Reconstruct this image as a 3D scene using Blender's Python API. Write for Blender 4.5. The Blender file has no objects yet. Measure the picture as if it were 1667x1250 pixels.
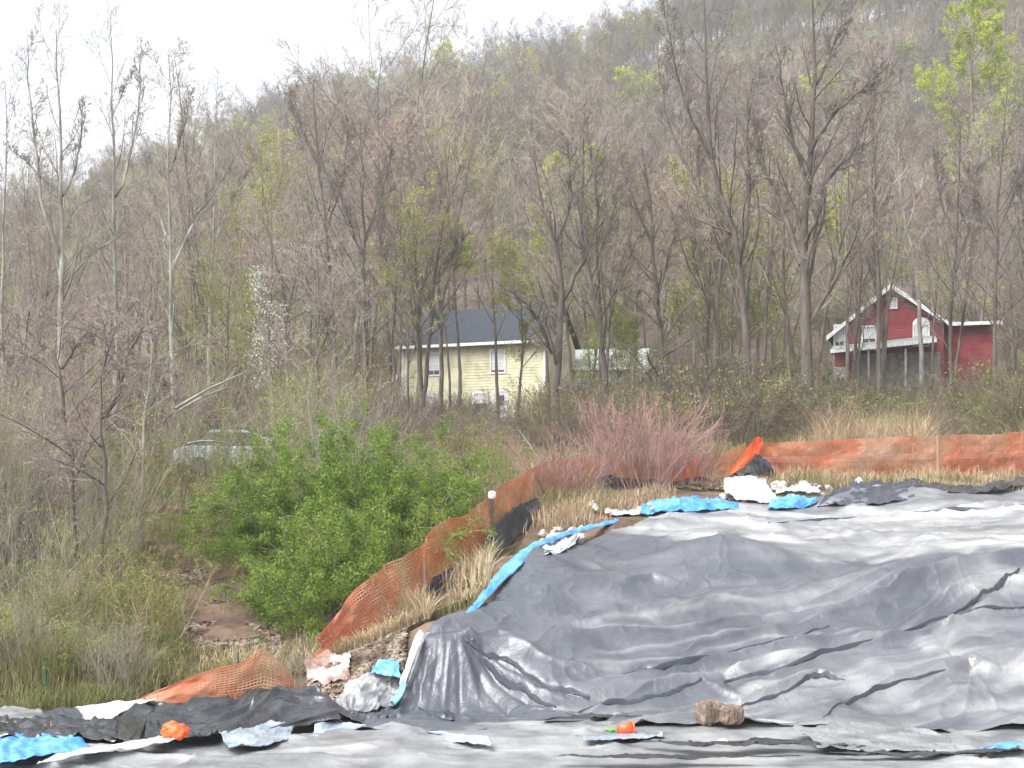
import bpy, math, random
import numpy as np
from mathutils import Vector, Matrix

random.seed(7)
C = bpy.context.scene.collection
SC = bpy.context.scene

# ------------------------------------------------------------------ camera, sky, sun, exposure
F_PX, HOR, CX, CAMZ = 2200.0, 800.0, 833.5, 3.3
cam = bpy.data.cameras.new('camera')
cam.sensor_width = 36.0
cam.lens = 36.0 * F_PX / 1667.0
cam.shift_y = (HOR - 625.0) / 1667.0
cam.clip_start = 0.1
cam.clip_end = 3000.0
cam_o = bpy.data.objects.new('camera', cam)
cam_o.location = (0, 0, CAMZ)
cam_o.rotation_euler = (math.radians(90), 0, 0)
C.objects.link(cam_o)
SC.camera = cam_o

SUN_EL, SUN_AZ = math.radians(55), math.radians(-128)      # azimuth from +Y towards +X
world = bpy.data.worlds.new('World')
SC.world = world
world.use_nodes = True
wn, wl = world.node_tree.nodes, world.node_tree.links
bg = wn['Background']
sky = wn.new('ShaderNodeTexSky')
sky.sky_type = 'NISHITA'
sky.sun_disc = False
sky.sun_elevation = SUN_EL
sky.sun_rotation = SUN_AZ
sky.air_density = 1.0
sky.dust_density = 4.0
bw = wn.new('ShaderNodeRGBToBW')
over = wn.new('ShaderNodeMix')
over.data_type = 'RGBA'
over.inputs[0].default_value = 0.9                       # overcast: the cloud deck takes the blue out of the sky
wl.new(sky.outputs[0], bw.inputs[0])
wl.new(sky.outputs[0], over.inputs[6])
tint = wn.new('ShaderNodeMix')
tint.data_type = 'RGBA'
tint.blend_type = 'MULTIPLY'
tint.inputs[0].default_value = 1.0
tint.inputs[7].default_value = (1.16, 1.175, 1.215, 1)
wl.new(bw.outputs[0], tint.inputs[6])
wl.new(tint.outputs[2], over.inputs[7])
wl.new(over.outputs[2], bg.inputs[0])
bg.inputs[1].default_value = 0.15

sun = bpy.data.lights.new('sun', 'SUN')
sun.energy = 0.9
sun.angle = math.radians(40)
sun.color = (1.0, 0.965, 0.91)
sun_o = bpy.data.objects.new('sun', sun)
sd = Vector((math.cos(SUN_EL) * math.sin(SUN_AZ), math.cos(SUN_EL) * math.cos(SUN_AZ), math.sin(SUN_EL)))
sun_o.rotation_euler = (-sd).to_track_quat('-Z', 'Y').to_euler()
C.objects.link(sun_o)

SC.view_settings.view_transform = 'Standard'
SC.view_settings.look = 'None'
SC.view_settings.gamma = 1
SC.view_settings.exposure = 1.6
SC.view_settings.use_curve_mapping = False
HAZE_DENSITY = 0.0008

# ------------------------------------------------------------------ helpers
def P(px, py, d):
    """a point of the photograph at its own distance"""
    return np.array([(px - CX) / F_PX * d, d, CAMZ + (HOR - py) / F_PX * d])


def tag(o, label=None, cat=None, group=None, kind=None):
    if label: o['label'] = label
    if cat: o['category'] = cat
    if group: o['group'] = group
    if kind: o['kind'] = kind
    return o


def empty(name, loc=(0, 0, 0), rz=0.0):
    o = bpy.data.objects.new(name, None)
    o.empty_display_size = 0.2
    o.location = loc
    o.rotation_euler = (0, 0, rz)
    C.objects.link(o)
    return o


def mesh_np(name, v, q, mat=None, smooth=False):
    """all-quad mesh out of numpy arrays"""
    me = bpy.data.meshes.new(name)
    v = np.ascontiguousarray(v, dtype=np.float32)
    q = np.ascontiguousarray(q, dtype=np.int32)
    n = q.shape[1]
    me.vertices.add(len(v))
    me.vertices.foreach_set('co', v.ravel())
    me.loops.add(q.size)
    me.loops.foreach_set('vertex_index', q.ravel())
    me.polygons.add(len(q))
    me.polygons.foreach_set('loop_start', np.arange(0, q.size, n, dtype=np.int32))
    me.polygons.foreach_set('use_smooth', np.full(len(q), smooth, dtype=bool))
    me.update(calc_edges=True)
    me.validate()
    if mat: me.materials.append(mat)
    return me


def link(name, me, parent=None, loc=None):
    o = bpy.data.objects.new(name, me)
    if parent is not None: o.parent = parent
    if loc is not None: o.location = loc
    C.objects.link(o)
    return o


def copy_tree(root):
    c = root.copy()
    C.objects.link(c)
    for ch in list(root.children):
        k = ch.copy()
        C.objects.link(k)
        k.parent = c
        for g in list(ch.children):
            s = g.copy()
            C.objects.link(s)
            s.parent = k
    return c


class MB:
    """collects boxes / prisms / tubes, builds ONE mesh object"""
    def __init__(s):
        s.v, s.f = [], []

    def box(s, x0, x1, y0, y1, z0, z1, M=None):
        b = len(s.v)
        for p in ((x0, y0, z0), (x1, y0, z0), (x1, y1, z0), (x0, y1, z0), (x0, y0, z1), (x1, y0, z1), (x1, y1, z1), (x0, y1, z1)):
            s.v.append(tuple(M @ Vector(p)) if M else p)
        for f in ((0, 3, 2, 1), (4, 5, 6, 7), (0, 1, 5, 4), (1, 2, 6, 5), (2, 3, 7, 6), (3, 0, 4, 7)):
            s.f.append(tuple(b + i for i in f))

    def prism(s, poly, y0, y1):
        """polygon in x,z swept along y"""
        b, n = len(s.v), len(poly)
        for y in (y0, y1):
            for (x, z) in poly: s.v.append((x, y, z))
        s.f.append(tuple(b + i for i in range(n)))
        s.f.append(tuple(b + n + i for i in reversed(range(n))))
        for i in range(n):
            j = (i + 1) % n
            s.f.append((b + j, b + i, b + n + i, b + n + j))

    def prism_x(s, poly, x0, x1):
        """polygon in y,z swept along x"""
        b, n = len(s.v), len(poly)
        for x in (x0, x1):
            for (y, z) in poly: s.v.append((x, y, z))
        s.f.append(tuple(b + i for i in reversed(range(n))))
        s.f.append(tuple(b + n + i for i in range(n)))
        for i in range(n):
            j = (i + 1) % n
            s.f.append((b + i, b + j, b + n + j, b + n + i))

    def slab(s, pts, th):
        """quad (4 points) given a thickness along its normal"""
        a = [Vector(p) for p in pts]
        n = (a[1] - a[0]).cross(a[3] - a[0]).normalized() * th
        b = len(s.v)
        for p in a: s.v.append(tuple(p))
        for p in a: s.v.append(tuple(p + n))
        for f in ((0, 3, 2, 1), (4, 5, 6, 7), (0, 1, 5, 4), (1, 2, 6, 5), (2, 3, 7, 6), (3, 0, 4, 7)):
            s.f.append(tuple(b + i for i in f))

    def tube(s, pts, r, n=8, cap=True):
        pts = [Vector(p) for p in pts]
        rr = r if isinstance(r, (list, tuple)) else [r] * len(pts)
        b = len(s.v)
        for i, p in enumerate(pts):
            t = (pts[min(i + 1, len(pts) - 1)] - pts[max(i - 1, 0)]).normalized()
            u = t.cross(Vector((0.31, 0.95, 0.05))).normalized()
            w = t.cross(u)
            for k in range(n):
                a = 2 * math.pi * k / n
                s.v.append(tuple(p + (u * math.cos(a) + w * math.sin(a)) * rr[i]))
        for i in range(len(pts) - 1):
            for k in range(n):
                a, c = b + i * n + k, b + i * n + (k + 1) % n
                s.f.append((a, c, c + n, a + n))
        if cap:
            s.f.append(tuple(b + k for k in reversed(range(n))))
            e = b + (len(pts) - 1) * n
            s.f.append(tuple(e + k for k in range(n)))

    def build(s, name, mat, parent=None, smooth=False, loc=None, bevel=0):
        me = bpy.data.meshes.new(name)
        me.from_pydata(s.v, [], s.f)
        me.update()
        if smooth:
            for p in me.polygons: p.use_smooth = True
        me.materials.append(mat)
        o = link(name, me, parent, loc)
        if bevel:
            m = o.modifiers.new('bevel', 'BEVEL')
            m.width = bevel
            m.segments = 2
        return o


_lat = np.random.RandomState(11).rand(8, 256, 256)


def vnoise(x, y, k=0):
    x, y = np.asarray(x, float), np.asarray(y, float)
    xi, yi = np.floor(x).astype(int), np.floor(y).astype(int)
    fx, fy = x - xi, y - yi
    fx = fx * fx * fx * (fx * (fx * 6 - 15) + 10)
    fy = fy * fy * fy * (fy * (fy * 6 - 15) + 10)
    L = _lat[k % 8]
    a, b = L[xi & 255, yi & 255], L[(xi + 1) & 255, yi & 255]
    c, d = L[xi & 255, (yi + 1) & 255], L[(xi + 1) & 255, (yi + 1) & 255]
    return ((a * (1 - fx) + b * fx) * (1 - fy) + (c * (1 - fx) + d * fx) * fy) * 2 - 1


def fbm(x, y, k=0, o=4):
    s, a = 0, 1.0
    for i in range(o):
        s = s + a * vnoise(x * 2 ** i + 17.3 * i, y * 2 ** i + 5.1 * i, k + i)
        a *= 0.5
    return s


def ridged(x, y, k=0, o=3):
    s, a = 0, 1.0
    for i in range(o):
        s = s + a * (1 - np.abs(vnoise(x * 2 ** i + 9.7 * i, y * 2 ** i + 3.3 * i, k + i)) * 1.6)
        a *= 0.5
    return s


def smooth01(t):
    t = np.clip(t, 0, 1)
    return t * t * (3 - 2 * t)


# ------------------------------------------------------------------ materials
def new_mat(name):
    m = bpy.data.materials.new(name)
    m.use_nodes = True
    return m, m.node_tree.nodes, m.node_tree.links, m.node_tree.nodes['Principled BSDF']


def mat(name, c1, c2=None, scale=8.0, rough=0.8, spec=0.3, bump=0.0, bscale=None, stretch=(1, 1, 1), rand=None, trans=0.0, detail=4, c3=None, sc3=1.0, metal=0.0, w3=(0.48, 0.62)):
    """two-colour noise material; c3 adds broad stains; rand = list of colours picked per object"""
    m, n, l, b = new_mat(name)
    tc = n.new('ShaderNodeTexCoord')
    mp = n.new('ShaderNodeMapping')
    mp.inputs['Scale'].default_value = stretch
    l.new(tc.outputs['Object'], mp.inputs[0])
    nz = n.new('ShaderNodeTexNoise')
    nz.inputs['Scale'].default_value = scale
    nz.inputs['Detail'].default_value = detail
    l.new(mp.outputs[0], nz.inputs['Vector'])
    col = None
    if c2 is not None:
        rp = n.new('ShaderNodeValToRGB')
        rp.color_ramp.elements[0].position = 0.35
        rp.color_ramp.elements[1].position = 0.65
        rp.color_ramp.elements[0].color = (*c1, 1)
        rp.color_ramp.elements[1].color = (*c2, 1)
        l.new(nz.outputs[0], rp.inputs[0])
        col = rp.outputs[0]
    if rand:
        oi = n.new('ShaderNodeObjectInfo')
        rr = n.new('ShaderNodeValToRGB')
        rr.color_ramp.interpolation = 'CONSTANT'
        els = rr.color_ramp.elements
        while len(els) < len(rand): els.new(0.5)
        for i, cc in enumerate(rand):
            els[i].position = i / len(rand)
            els[i].color = (*cc, 1)
        l.new(oi.outputs['Random'], rr.inputs[0])
        if col is None:
            col = rr.outputs[0]
        else:
            mx = n.new('ShaderNodeMix')
            mx.data_type = 'RGBA'
            mx.blend_type = 'MULTIPLY'
            mx.inputs[0].default_value = 1.0
            l.new(col, mx.inputs[6])
            l.new(rr.outputs[0], mx.inputs[7])
            col = mx.outputs[2]
    if c3 is not None:
        n3 = n.new('ShaderNodeTexNoise')
        n3.inputs['Scale'].default_value = sc3
        n3.inputs['Detail'].default_value = 5
        l.new(mp.outputs[0], n3.inputs['Vector'])
        r3 = n.new('ShaderNodeMapRange')
        r3.inputs[1].default_value, r3.inputs[2].default_value = w3
        l.new(n3.outputs[0], r3.inputs[0])
        mx = n.new('ShaderNodeMix')
        mx.data_type = 'RGBA'
        l.new(r3.outputs[0], mx.inputs[0])
        if col is None: mx.inputs[6].default_value = (*c1, 1)
        else: l.new(col, mx.inputs[6])
        mx.inputs[7].default_value = (*c3, 1)
        col = mx.outputs[2]
    if col is None: b.inputs['Base Color'].default_value = (*c1, 1)
    else: l.new(col, b.inputs['Base Color'])
    b.inputs['Roughness'].default_value = rough
    b.inputs['Specular IOR Level'].default_value = spec
    b.inputs['Metallic'].default_value = metal
    if bump:
        bn = n.new('ShaderNodeTexNoise')
        bn.inputs['Scale'].default_value = bscale or scale * 2
        bn.inputs['Detail'].default_value = 6
        l.new(mp.outputs[0], bn.inputs['Vector'])
        bp = n.new('ShaderNodeBump')
        bp.inputs['Strength'].default_value = bump
        bp.inputs['Distance'].default_value = 0.05
        l.new(bn.outputs[0], bp.inputs['Height'])
        l.new(bp.outputs[0], b.inputs['Normal'])
    if trans:
        tr = n.new('ShaderNodeBsdfTranslucent')
        if col is not None: l.new(col, tr.inputs[0])
        else: tr.inputs[0].default_value = (*c1, 1)
        ms = n.new('ShaderNodeMixShader')
        ms.inputs[0].default_value = trans
        out = n['Material Output']
        l.new(b.outputs[0], ms.inputs[1])
        l.new(tr.outputs[0], ms.inputs[2])
        l.new(ms.outputs[0], out.inputs[0])
    return m


M = {}
M['soil'] = mat('soil', (0.075, 0.05, 0.036), (0.19, 0.13, 0.095), 1.6, 0.95, 0.1, 0.8, 6, c3=(0.085, 0.10, 0.035), sc3=0.35)
M['litter'] = mat('leaf_litter', (0.12, 0.095, 0.07), (0.21, 0.175, 0.135), 0.9, 0.95, 0.1, 0.6, 3, c3=(0.13, 0.14, 0.06), sc3=0.12)
M['bark'] = mat('bark', (0.10, 0.086, 0.07), (0.20, 0.175, 0.145), 5, 0.9, 0.15, 0.5, 9, stretch=(1, 1, 0.25), rand=[(1, 1, 1), (1.25, 1.2, 1.15), (0.8, 0.78, 0.78), (1.1, 1.0, 0.9)])
M['bark_dark'] = mat('bark_dark', (0.085, 0.07, 0.058), (0.165, 0.14, 0.118), 5, 0.9, 0.15, 0.5, 9, stretch=(1, 1, 0.25))
M['bark_pale'] = mat('bark_pale', (0.16, 0.15, 0.125), (0.40, 0.38, 0.33), 3, 0.85, 0.2, 0.3, 9, stretch=(1, 1, 0.4))
M['twig'] = mat('twig', (0.27, 0.235, 0.20), (0.37, 0.33, 0.285), 0.5, 0.9, 0.12, rand=[(1, 1, 1), (1.1, 1.0, 0.98), (0.85, 0.85, 0.88), (1.15, 1.1, 0.95), (1.05, 0.93, 0.92), (0.95, 0.98, 0.85), (0.8, 0.76, 0.75), (1.25, 1.2, 1.1)])
M['twig_brush'] = mat('twig_brush', (0.13, 0.108, 0.088), (0.22, 0.185, 0.15), 0.6, 0.9, 0.12, rand=[(1, 1, 1), (1.2, 1.1, 1.0), (0.75, 0.72, 0.7), (1.1, 0.95, 0.9), (0.95, 1.0, 0.75)])
M['twig_far'] = mat('twig_far', (0.195, 0.175, 0.15), (0.275, 0.25, 0.22), 0.5, 0.9, 0.1, rand=[(1, 1, 1), (1.12, 1.0, 0.95), (0.85, 0.85, 0.88), (1.15, 1.12, 0.9), (1.05, 0.95, 0.9), (0.95, 1.03, 0.8), (0.75, 0.73, 0.73), (1.3, 1.22, 1.1)])
M['twig_dark'] = mat('twig_dark', (0.19, 0.165, 0.14), (0.27, 0.235, 0.205), 0.5, 0.9, 0.12)
M['twig_pale'] = mat('twig_pale', (0.24, 0.22, 0.18), (0.34, 0.31, 0.26), 0.5, 0.9, 0.15)
M['twig_plum'] = mat('twig_plum', (0.225, 0.18, 0.16), (0.32, 0.265, 0.235), 0.6, 0.9, 0.12)
M['twig_red'] = mat('twig_red', (0.29, 0.17, 0.145), (0.41, 0.265, 0.23), 0.9, 0.8, 0.2)
M['twig_olive'] = mat('twig_olive', (0.20, 0.17, 0.11), (0.33, 0.285, 0.19), 0.7, 0.9, 0.15, rand=[(1, 1, 1), (0.85, 0.85, 0.85), (1.15, 1.0, 0.95), (1.2, 1.15, 1.2)])
M['leaf_spring'] = mat('leaf_spring', (0.36, 0.42, 0.05), (0.52, 0.58, 0.10), 0.8, 0.7, 0.2, trans=0.35)
M['leaf_bud'] = mat('leaf_bud', (0.28, 0.29, 0.09), (0.42, 0.43, 0.15), 0.8, 0.75, 0.2, trans=0.3)
M['leaf_olive'] = mat('leaf_olive', (0.18, 0.215, 0.05), (0.34, 0.38, 0.11), 0.9, 0.7, 0.2, trans=0.3)
M['leaf_green'] = mat('leaf_green', (0.05, 0.11, 0.012), (0.25, 0.35, 0.048), 2.6, 0.6, 0.25, trans=0.2)
M['leaf_dark'] = mat('leaf_dark', (0.035, 0.065, 0.02), (0.085, 0.125, 0.04), 1.1, 0.65, 0.25, trans=0.2)
M['blossom'] = mat('blossom', (0.60, 0.60, 0.48), (0.72, 0.72, 0.62), 2, 0.7, 0.2, trans=0.3)
M['forsythia'] = mat('forsythia', (0.70, 0.55, 0.04), (0.80, 0.66, 0.08), 2, 0.7, 0.2, trans=0.3)
M['grass'] = mat('grass', (0.15, 0.165, 0.06), (0.29, 0.28, 0.13), 0.9, 0.75, 0.2, trans=0.3)
M['straw'] = mat('straw', (0.34, 0.25, 0.15), (0.52, 0.42, 0.28), 1.0, 0.85, 0.15, trans=0.2)
def sheen_dusty_plastic():
    m, n, l, b = new_mat('black_plastic')
    at = n.new('ShaderNodeAttribute')
    at.attribute_name = 'sheen_dust'  # pale share of the colour: painted sky sheen plus dusty mottling
    tc = n.new('ShaderNodeTexCoord')
    nz = n.new('ShaderNodeTexNoise')
    nz.inputs['Scale'].default_value = 1.1
    nz.inputs['Detail'].default_value = 7
    nz.inputs['Distortion'].default_value = 0.6
    l.new(tc.outputs['Object'], nz.inputs['Vector'])
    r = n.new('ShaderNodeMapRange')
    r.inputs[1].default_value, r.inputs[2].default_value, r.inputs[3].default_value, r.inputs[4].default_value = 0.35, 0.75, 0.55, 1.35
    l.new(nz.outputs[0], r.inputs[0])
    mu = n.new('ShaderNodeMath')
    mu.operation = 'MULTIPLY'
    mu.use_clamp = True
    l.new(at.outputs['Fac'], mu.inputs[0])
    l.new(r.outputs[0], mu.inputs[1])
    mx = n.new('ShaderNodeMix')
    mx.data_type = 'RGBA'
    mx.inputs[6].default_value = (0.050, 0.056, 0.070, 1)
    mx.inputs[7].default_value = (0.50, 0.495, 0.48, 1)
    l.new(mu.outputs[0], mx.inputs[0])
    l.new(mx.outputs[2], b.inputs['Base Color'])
    b.inputs['Roughness'].default_value = 0.33
    b.inputs['Specular IOR Level'].default_value = 0.7
    n2 = n.new('ShaderNodeTexNoise')
    n2.inputs['Scale'].default_value = 9
    n2.inputs['Detail'].default_value = 7
    n2.inputs['Distortion'].default_value = 1.2
    l.new(tc.outputs['Object'], n2.inputs['Vector'])
    bp = n.new('ShaderNodeBump')
    bp.inputs['Strength'].default_value = 0.45
    bp.inputs['Distance'].default_value = 0.03
    l.new(n2.outputs[0], bp.inputs['Height'])
    l.new(bp.outputs[0], b.inputs['Normal'])
    return m


M['poly_black'] = sheen_dusty_plastic()
M['poly_deep'] = mat('deep_black_plastic', (0.016, 0.017, 0.02), (0.04, 0.042, 0.046), 3.0, 0.2, 0.8, 0.25, 12)
M['poly_grey'] = mat('grey_film', (0.13, 0.133, 0.138), (0.24, 0.242, 0.246), 1.6, 0.33, 0.5, 0.35, 9, c3=(0.30, 0.30, 0.295), sc3=0.9)
M['poly_white'] = mat('white_film', (0.42, 0.43, 0.44), (0.62, 0.62, 0.61), 2.0, 0.4, 0.45, 0.25, 9)
M['poly_milky'] = mat('milky_film', (0.21, 0.26, 0.32), (0.38, 0.42, 0.46), 2.0, 0.3, 0.5, 0.25, 9)
M['board'] = mat('dirty_pink_sheet', (0.36, 0.31, 0.30), (0.56, 0.52, 0.51), 3.0, 0.5, 0.3, 0.3, 9, c3=(0.25, 0.16, 0.13), sc3=2.0)
M['tarp_blue'] = mat('blue_tarp', (0.05, 0.22, 0.58), (0.15, 0.39, 0.77), 3.0, 0.42, 0.45, 0.3, 14)
M['silt_black'] = mat('silt_fabric', (0.018, 0.019, 0.022), (0.04, 0.042, 0.047), 6, 0.6, 0.3, 0.2, 25)
M['net_orange'] = mat('orange_net', (0.46, 0.13, 0.07), (0.64, 0.22, 0.11), 1.2, 0.55, 0.3, trans=0.3, c3=(0.55, 0.33, 0.22), sc3=0.9, w3=(0.45, 0.68))
M['net_bright'] = mat('bright_orange_net', (0.86, 0.12, 0.035), (0.90, 0.17, 0.05), 2, 0.5, 0.3, trans=0.3)
M['wood'] = mat('weathered_wood', (0.26, 0.20, 0.15), (0.42, 0.34, 0.26), 6, 0.85, 0.2, 0.3, 20, stretch=(4, 4, 0.6))
M['rail'] = mat('faded_rail_wood', (0.58, 0.50, 0.49), (0.74, 0.68, 0.66), 4, 0.85, 0.2, 0.2, 20)
M['steel_green'] = mat('green_steel', (0.02, 0.09, 0.055), (0.03, 0.13, 0.08), 8, 0.5, 0.5, metal=0.2)
M['steel'] = mat('dark_steel', (0.08, 0.085, 0.085), (0.14, 0.14, 0.14), 8, 0.5, 0.5, metal=0.5)
M['white_paint'] = mat('white_paint', (0.62, 0.62, 0.61), (0.80, 0.80, 0.80), 5, 0.6, 0.3, 0.1)
M['yellow_siding'] = mat('yellow_siding', (0.62, 0.60, 0.41), (0.72, 0.70, 0.50), 1.0, 0.7, 0.25, c3=(0.50, 0.47, 0.30), sc3=0.7)
M['pale_siding'] = mat('pale_siding', (0.56, 0.58, 0.52), (0.66, 0.67, 0.60), 1.0, 0.7, 0.25)
M['red_siding'] = mat('red_siding', (0.23, 0.042, 0.046), (0.32, 0.068, 0.072), 1.4, 0.75, 0.2, c3=(0.27, 0.07, 0.065), sc3=0.7)
M['shingle'] = mat('shingle', (0.028, 0.033, 0.042), (0.065, 0.07, 0.082), 5, 0.9, 0.2, 0.4, 14, stretch=(1, 3, 3))
M['shingle_grey'] = mat('grey_shingle', (0.22, 0.24, 0.23), (0.34, 0.36, 0.34), 5, 0.9, 0.2, 0.3, 14)
M['stone_wall'] = mat('stone_wall', (0.24, 0.22, 0.20), (0.42, 0.39, 0.36), 3, 0.9, 0.2, 0.6, 6)
M['glass'] = mat('window_glass', (0.05, 0.055, 0.06), (0.09, 0.095, 0.10), 1, 0.08, 0.6)
M['blind'] = mat('window_blind', (0.55, 0.56, 0.58), (0.66, 0.66, 0.68), 2, 0.8, 0.2)
M['rock'] = mat('pale_rock', (0.30, 0.28, 0.24), (0.52, 0.49, 0.44), 4, 0.9, 0.2, 0.6, 12)
M['brick_red'] = mat('brick_red', (0.22, 0.13, 0.095), (0.38, 0.26, 0.20), 7, 0.9, 0.15, 0.6, 20)
M['brown_stone'] = mat('brown_stone', (0.13, 0.095, 0.075), (0.27, 0.20, 0.16), 6, 0.9, 0.15, 0.9, 14, stretch=(3, 3, 0.5))
M['orange_plastic'] = mat('orange_plastic', (0.85, 0.10, 0.02), (0.92, 0.15, 0.04), 5, 0.4, 0.5, 0.2, 14)
M['green_plastic'] = mat('green_plastic', (0.10, 0.30, 0.05), (0.16, 0.42, 0.08), 5, 0.5, 0.4)
M['white_plastic'] = mat('white_plastic', (0.75, 0.75, 0.74), (0.82, 0.82, 0.82), 5, 0.4, 0.5)
M['car_paint'] = mat('pale_blue_paint', (0.40, 0.48, 0.60), (0.43, 0.51, 0.62), 2, 0.25, 0.5)
M['car_white'] = mat('white_car_paint', (0.72, 0.73, 0.75), (0.76, 0.77, 0.78), 2, 0.25, 0.5)
M['rubber'] = mat('rubber', (0.02, 0.02, 0.02), (0.035, 0.035, 0.035), 8, 0.85, 0.2)
M['log'] = mat('log_wood', (0.22, 0.15, 0.10), (0.42, 0.31, 0.22), 6, 0.9, 0.15, 0.5, 14)

# ------------------------------------------------------------------ the lie of the land
def pt(px, py, d):
    return tuple(P(px, py, d))


ctrl = []
for yy in (-10, 2, 10, 15, 18.2):
    for xx in (-45, -20, -9, -4, 0, 4, 9, 20, 45):
        ctrl.append((xx, yy, 0.0))
for px in (-700, -300, 0, 200, 400, 520):
    ctrl.append(((px - CX) / F_PX * 20.8, 20.8, 0.0))
for d in (23.5, 27, 33, 41, 50, 58):
    for px in (-900, -450, -150, 60, 250, 420):
        ctrl.append(((px - CX) / F_PX * d, d, 0.165 * (d - 21.3)))
for q in ((850, 1168, 19.8), (1000, 1168, 19.8), (1150, 1175, 19.5), (1300, 1188, 19.0), (1480, 1195, 18.75), (1667, 1200, 18.6),
          (650, 1150, 20.7), (720, 1140, 20.9),
          (700, 1034, 21.45), (745, 1031, 21.5), (800, 1070, 21.4), (790, 1005, 22.3),
          (850, 1080, 21.2), (850, 1000, 22.6), (850, 940, 24.2), (868, 896, 26.0),
          (950, 1100, 21.0), (950, 1000, 23.0), (950, 920, 25.5), (950, 880, 28.0), (1005, 850, 29.5),
          (1060, 960, 24.4), (1060, 900, 26.6), (1060, 1060, 21.7),
          (1180, 884, 26.4), (1180, 960, 24.4), (1180, 1040, 22.5), (1180, 1110, 20.9), (1180, 864, 28.5), (1180, 838, 31.0),
          (1350, 905, 26.6), (1350, 866, 29.0), (1350, 828, 32.3), (1350, 1000, 23.4), (1350, 1100, 20.9),
          (1660, 893, 25.2), (1500, 915, 25.3), (1300, 955, 24.6), (1660, 965, 23.6), (1500, 992, 23.2), (1660, 1015, 22.6),
          (1660, 1060, 21.5), (1500, 1085, 21.1), (1660, 860, 28.0), (1500, 866, 28.6), (1500, 820, 32.5), (1667, 815, 33.0), (1667, 788, 36.0), (1500, 798, 34.5),
          (1900, 900, 25.0), (1900, 1080, 21.2), (1900, 850, 29.0), (1950, 790, 35.0), (1900, 1190, 18.9),
          (560, 1062, 22.3), (640, 1040, 23.0), (690, 985, 24.8), (730, 945, 26.2), (800, 893, 29.0), (840, 852, 30.6), (880, 822, 32.0),
          (990, 797, 35.0), (1140, 780, 37.0), (1300, 777, 37.6), (1500, 776, 38.0), (1667, 772, 38.4), (1950, 772, 38.6), (1180, 800, 34.0), (1330, 796, 34.6)):
    ctrl.append(pt(*q))
for (px, d, z) in ((560, 27, 0.9), (560, 33, 1.9), (700, 33, 2.3), (700, 42, 3.6), (900, 42, 3.9), (1100, 44, 4.2), (1350, 44, 4.2), (1667, 44, 4.3), (1950, 44, 4.3), (2400, 42, 4.2),
                   (700, 52, 5.0), (1000, 52, 5.0), (1350, 52, 5.1), (1800, 52, 5.1), (2300, 52, 5.1), (700, 60, 5.8), (1100, 60, 5.8), (1600, 60, 5.8), (2200, 60, 5.8), (2300, 30, 2.8), (2300, 24, 1.6)):
    ctrl.append(((px - CX) / F_PX * d, d, z))
ctrl = np.array(ctrl)


class TPS:
    def __init__(s, p, z, lam=0.002):
        s.p = p
        n = len(p)
        K = s.k(np.linalg.norm(p[:, None] - p[None], axis=2)) + lam * np.eye(n)
        A = np.zeros((n + 3, n + 3))
        A[:n, :n] = K
        A[:n, n] = 1
        A[:n, n + 1:] = p
        A[n:, :n] = A[:n, n:].T
        s.w = np.linalg.solve(A, np.concatenate([z, np.zeros(3)]))

    @staticmethod
    def k(r):
        return r ** 2 * np.log(r + 1e-9)

    def __call__(s, x, y):
        q = np.stack([np.ravel(x), np.ravel(y)], 1)
        out = np.empty(len(q))
        n = len(s.p)
        for i in range(0, len(q), 20000):
            c = q[i:i + 20000]
            out[i:i + 20000] = s.k(np.linalg.norm(c[:, None] - s.p[None], axis=2)) @ s.w[:n] + s.w[n] + c @ s.w[n + 1:]
        return out.reshape(np.shape(x))


tps = TPS(ctrl[:, :2], ctrl[:, 2])
RX = np.array([-700, -250, 0, 150, 250, 370, 430, 520, 640, 740, 830, 940, 1000, 1080, 1150, 1300, 1667, 2100, 2600.])
RY = np.array([420, 350, 318, 278, 232, 186, 160, 130, 118, 95, 64, 50, 34, 8, -15, -50, -110, -150, -170.])
RIDGE_D = 300.0


def ridge_z(u):
    return (HOR - np.interp(u * F_PX + CX, RX, RY)) / F_PX * RIDGE_D + CAMZ - 11.5


def hill(x, y):
    u = x / np.maximum(y, 1)
    base = 5.6 + (np.clip(y, 40, 104) - 57) * 0.078
    zr = ridge_z(u)
    s = np.clip((y - 100) / (RIDGE_D - 100), 0, 1)
    s = s + 0.06 * np.sin(s * np.pi) * np.sin(s * 9 + u * 6)
    z = base + (zr - base) * s ** 1.04
    z = z - np.maximum(y - RIDGE_D, 0) * 0.45
    z = z + np.clip((y - 95) / 60, 0, 1) * (2.6 * fbm(x / 38, y / 38, 3, 3))
    return z


def H(x, y):
    x, y = np.asarray(x, float), np.asarray(y, float)
    w = smooth01((y - 50) / 10)
    zn = np.where(y < 62, tps(np.clip(x, -50, 50), np.clip(y, -12, 62)), 0)
    return zn * (1 - w) + hill(x, y) * w


def Hs(x, y):
    return float(H(np.array([x]), np.array([y]))[0])


def grid_faces(nr, nc):
    i = (np.arange(nr - 1)[:, None] * nc + np.arange(nc - 1)[None]).ravel()
    return np.stack([i, i + 1, i + nc + 1, i + nc], 1)


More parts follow.
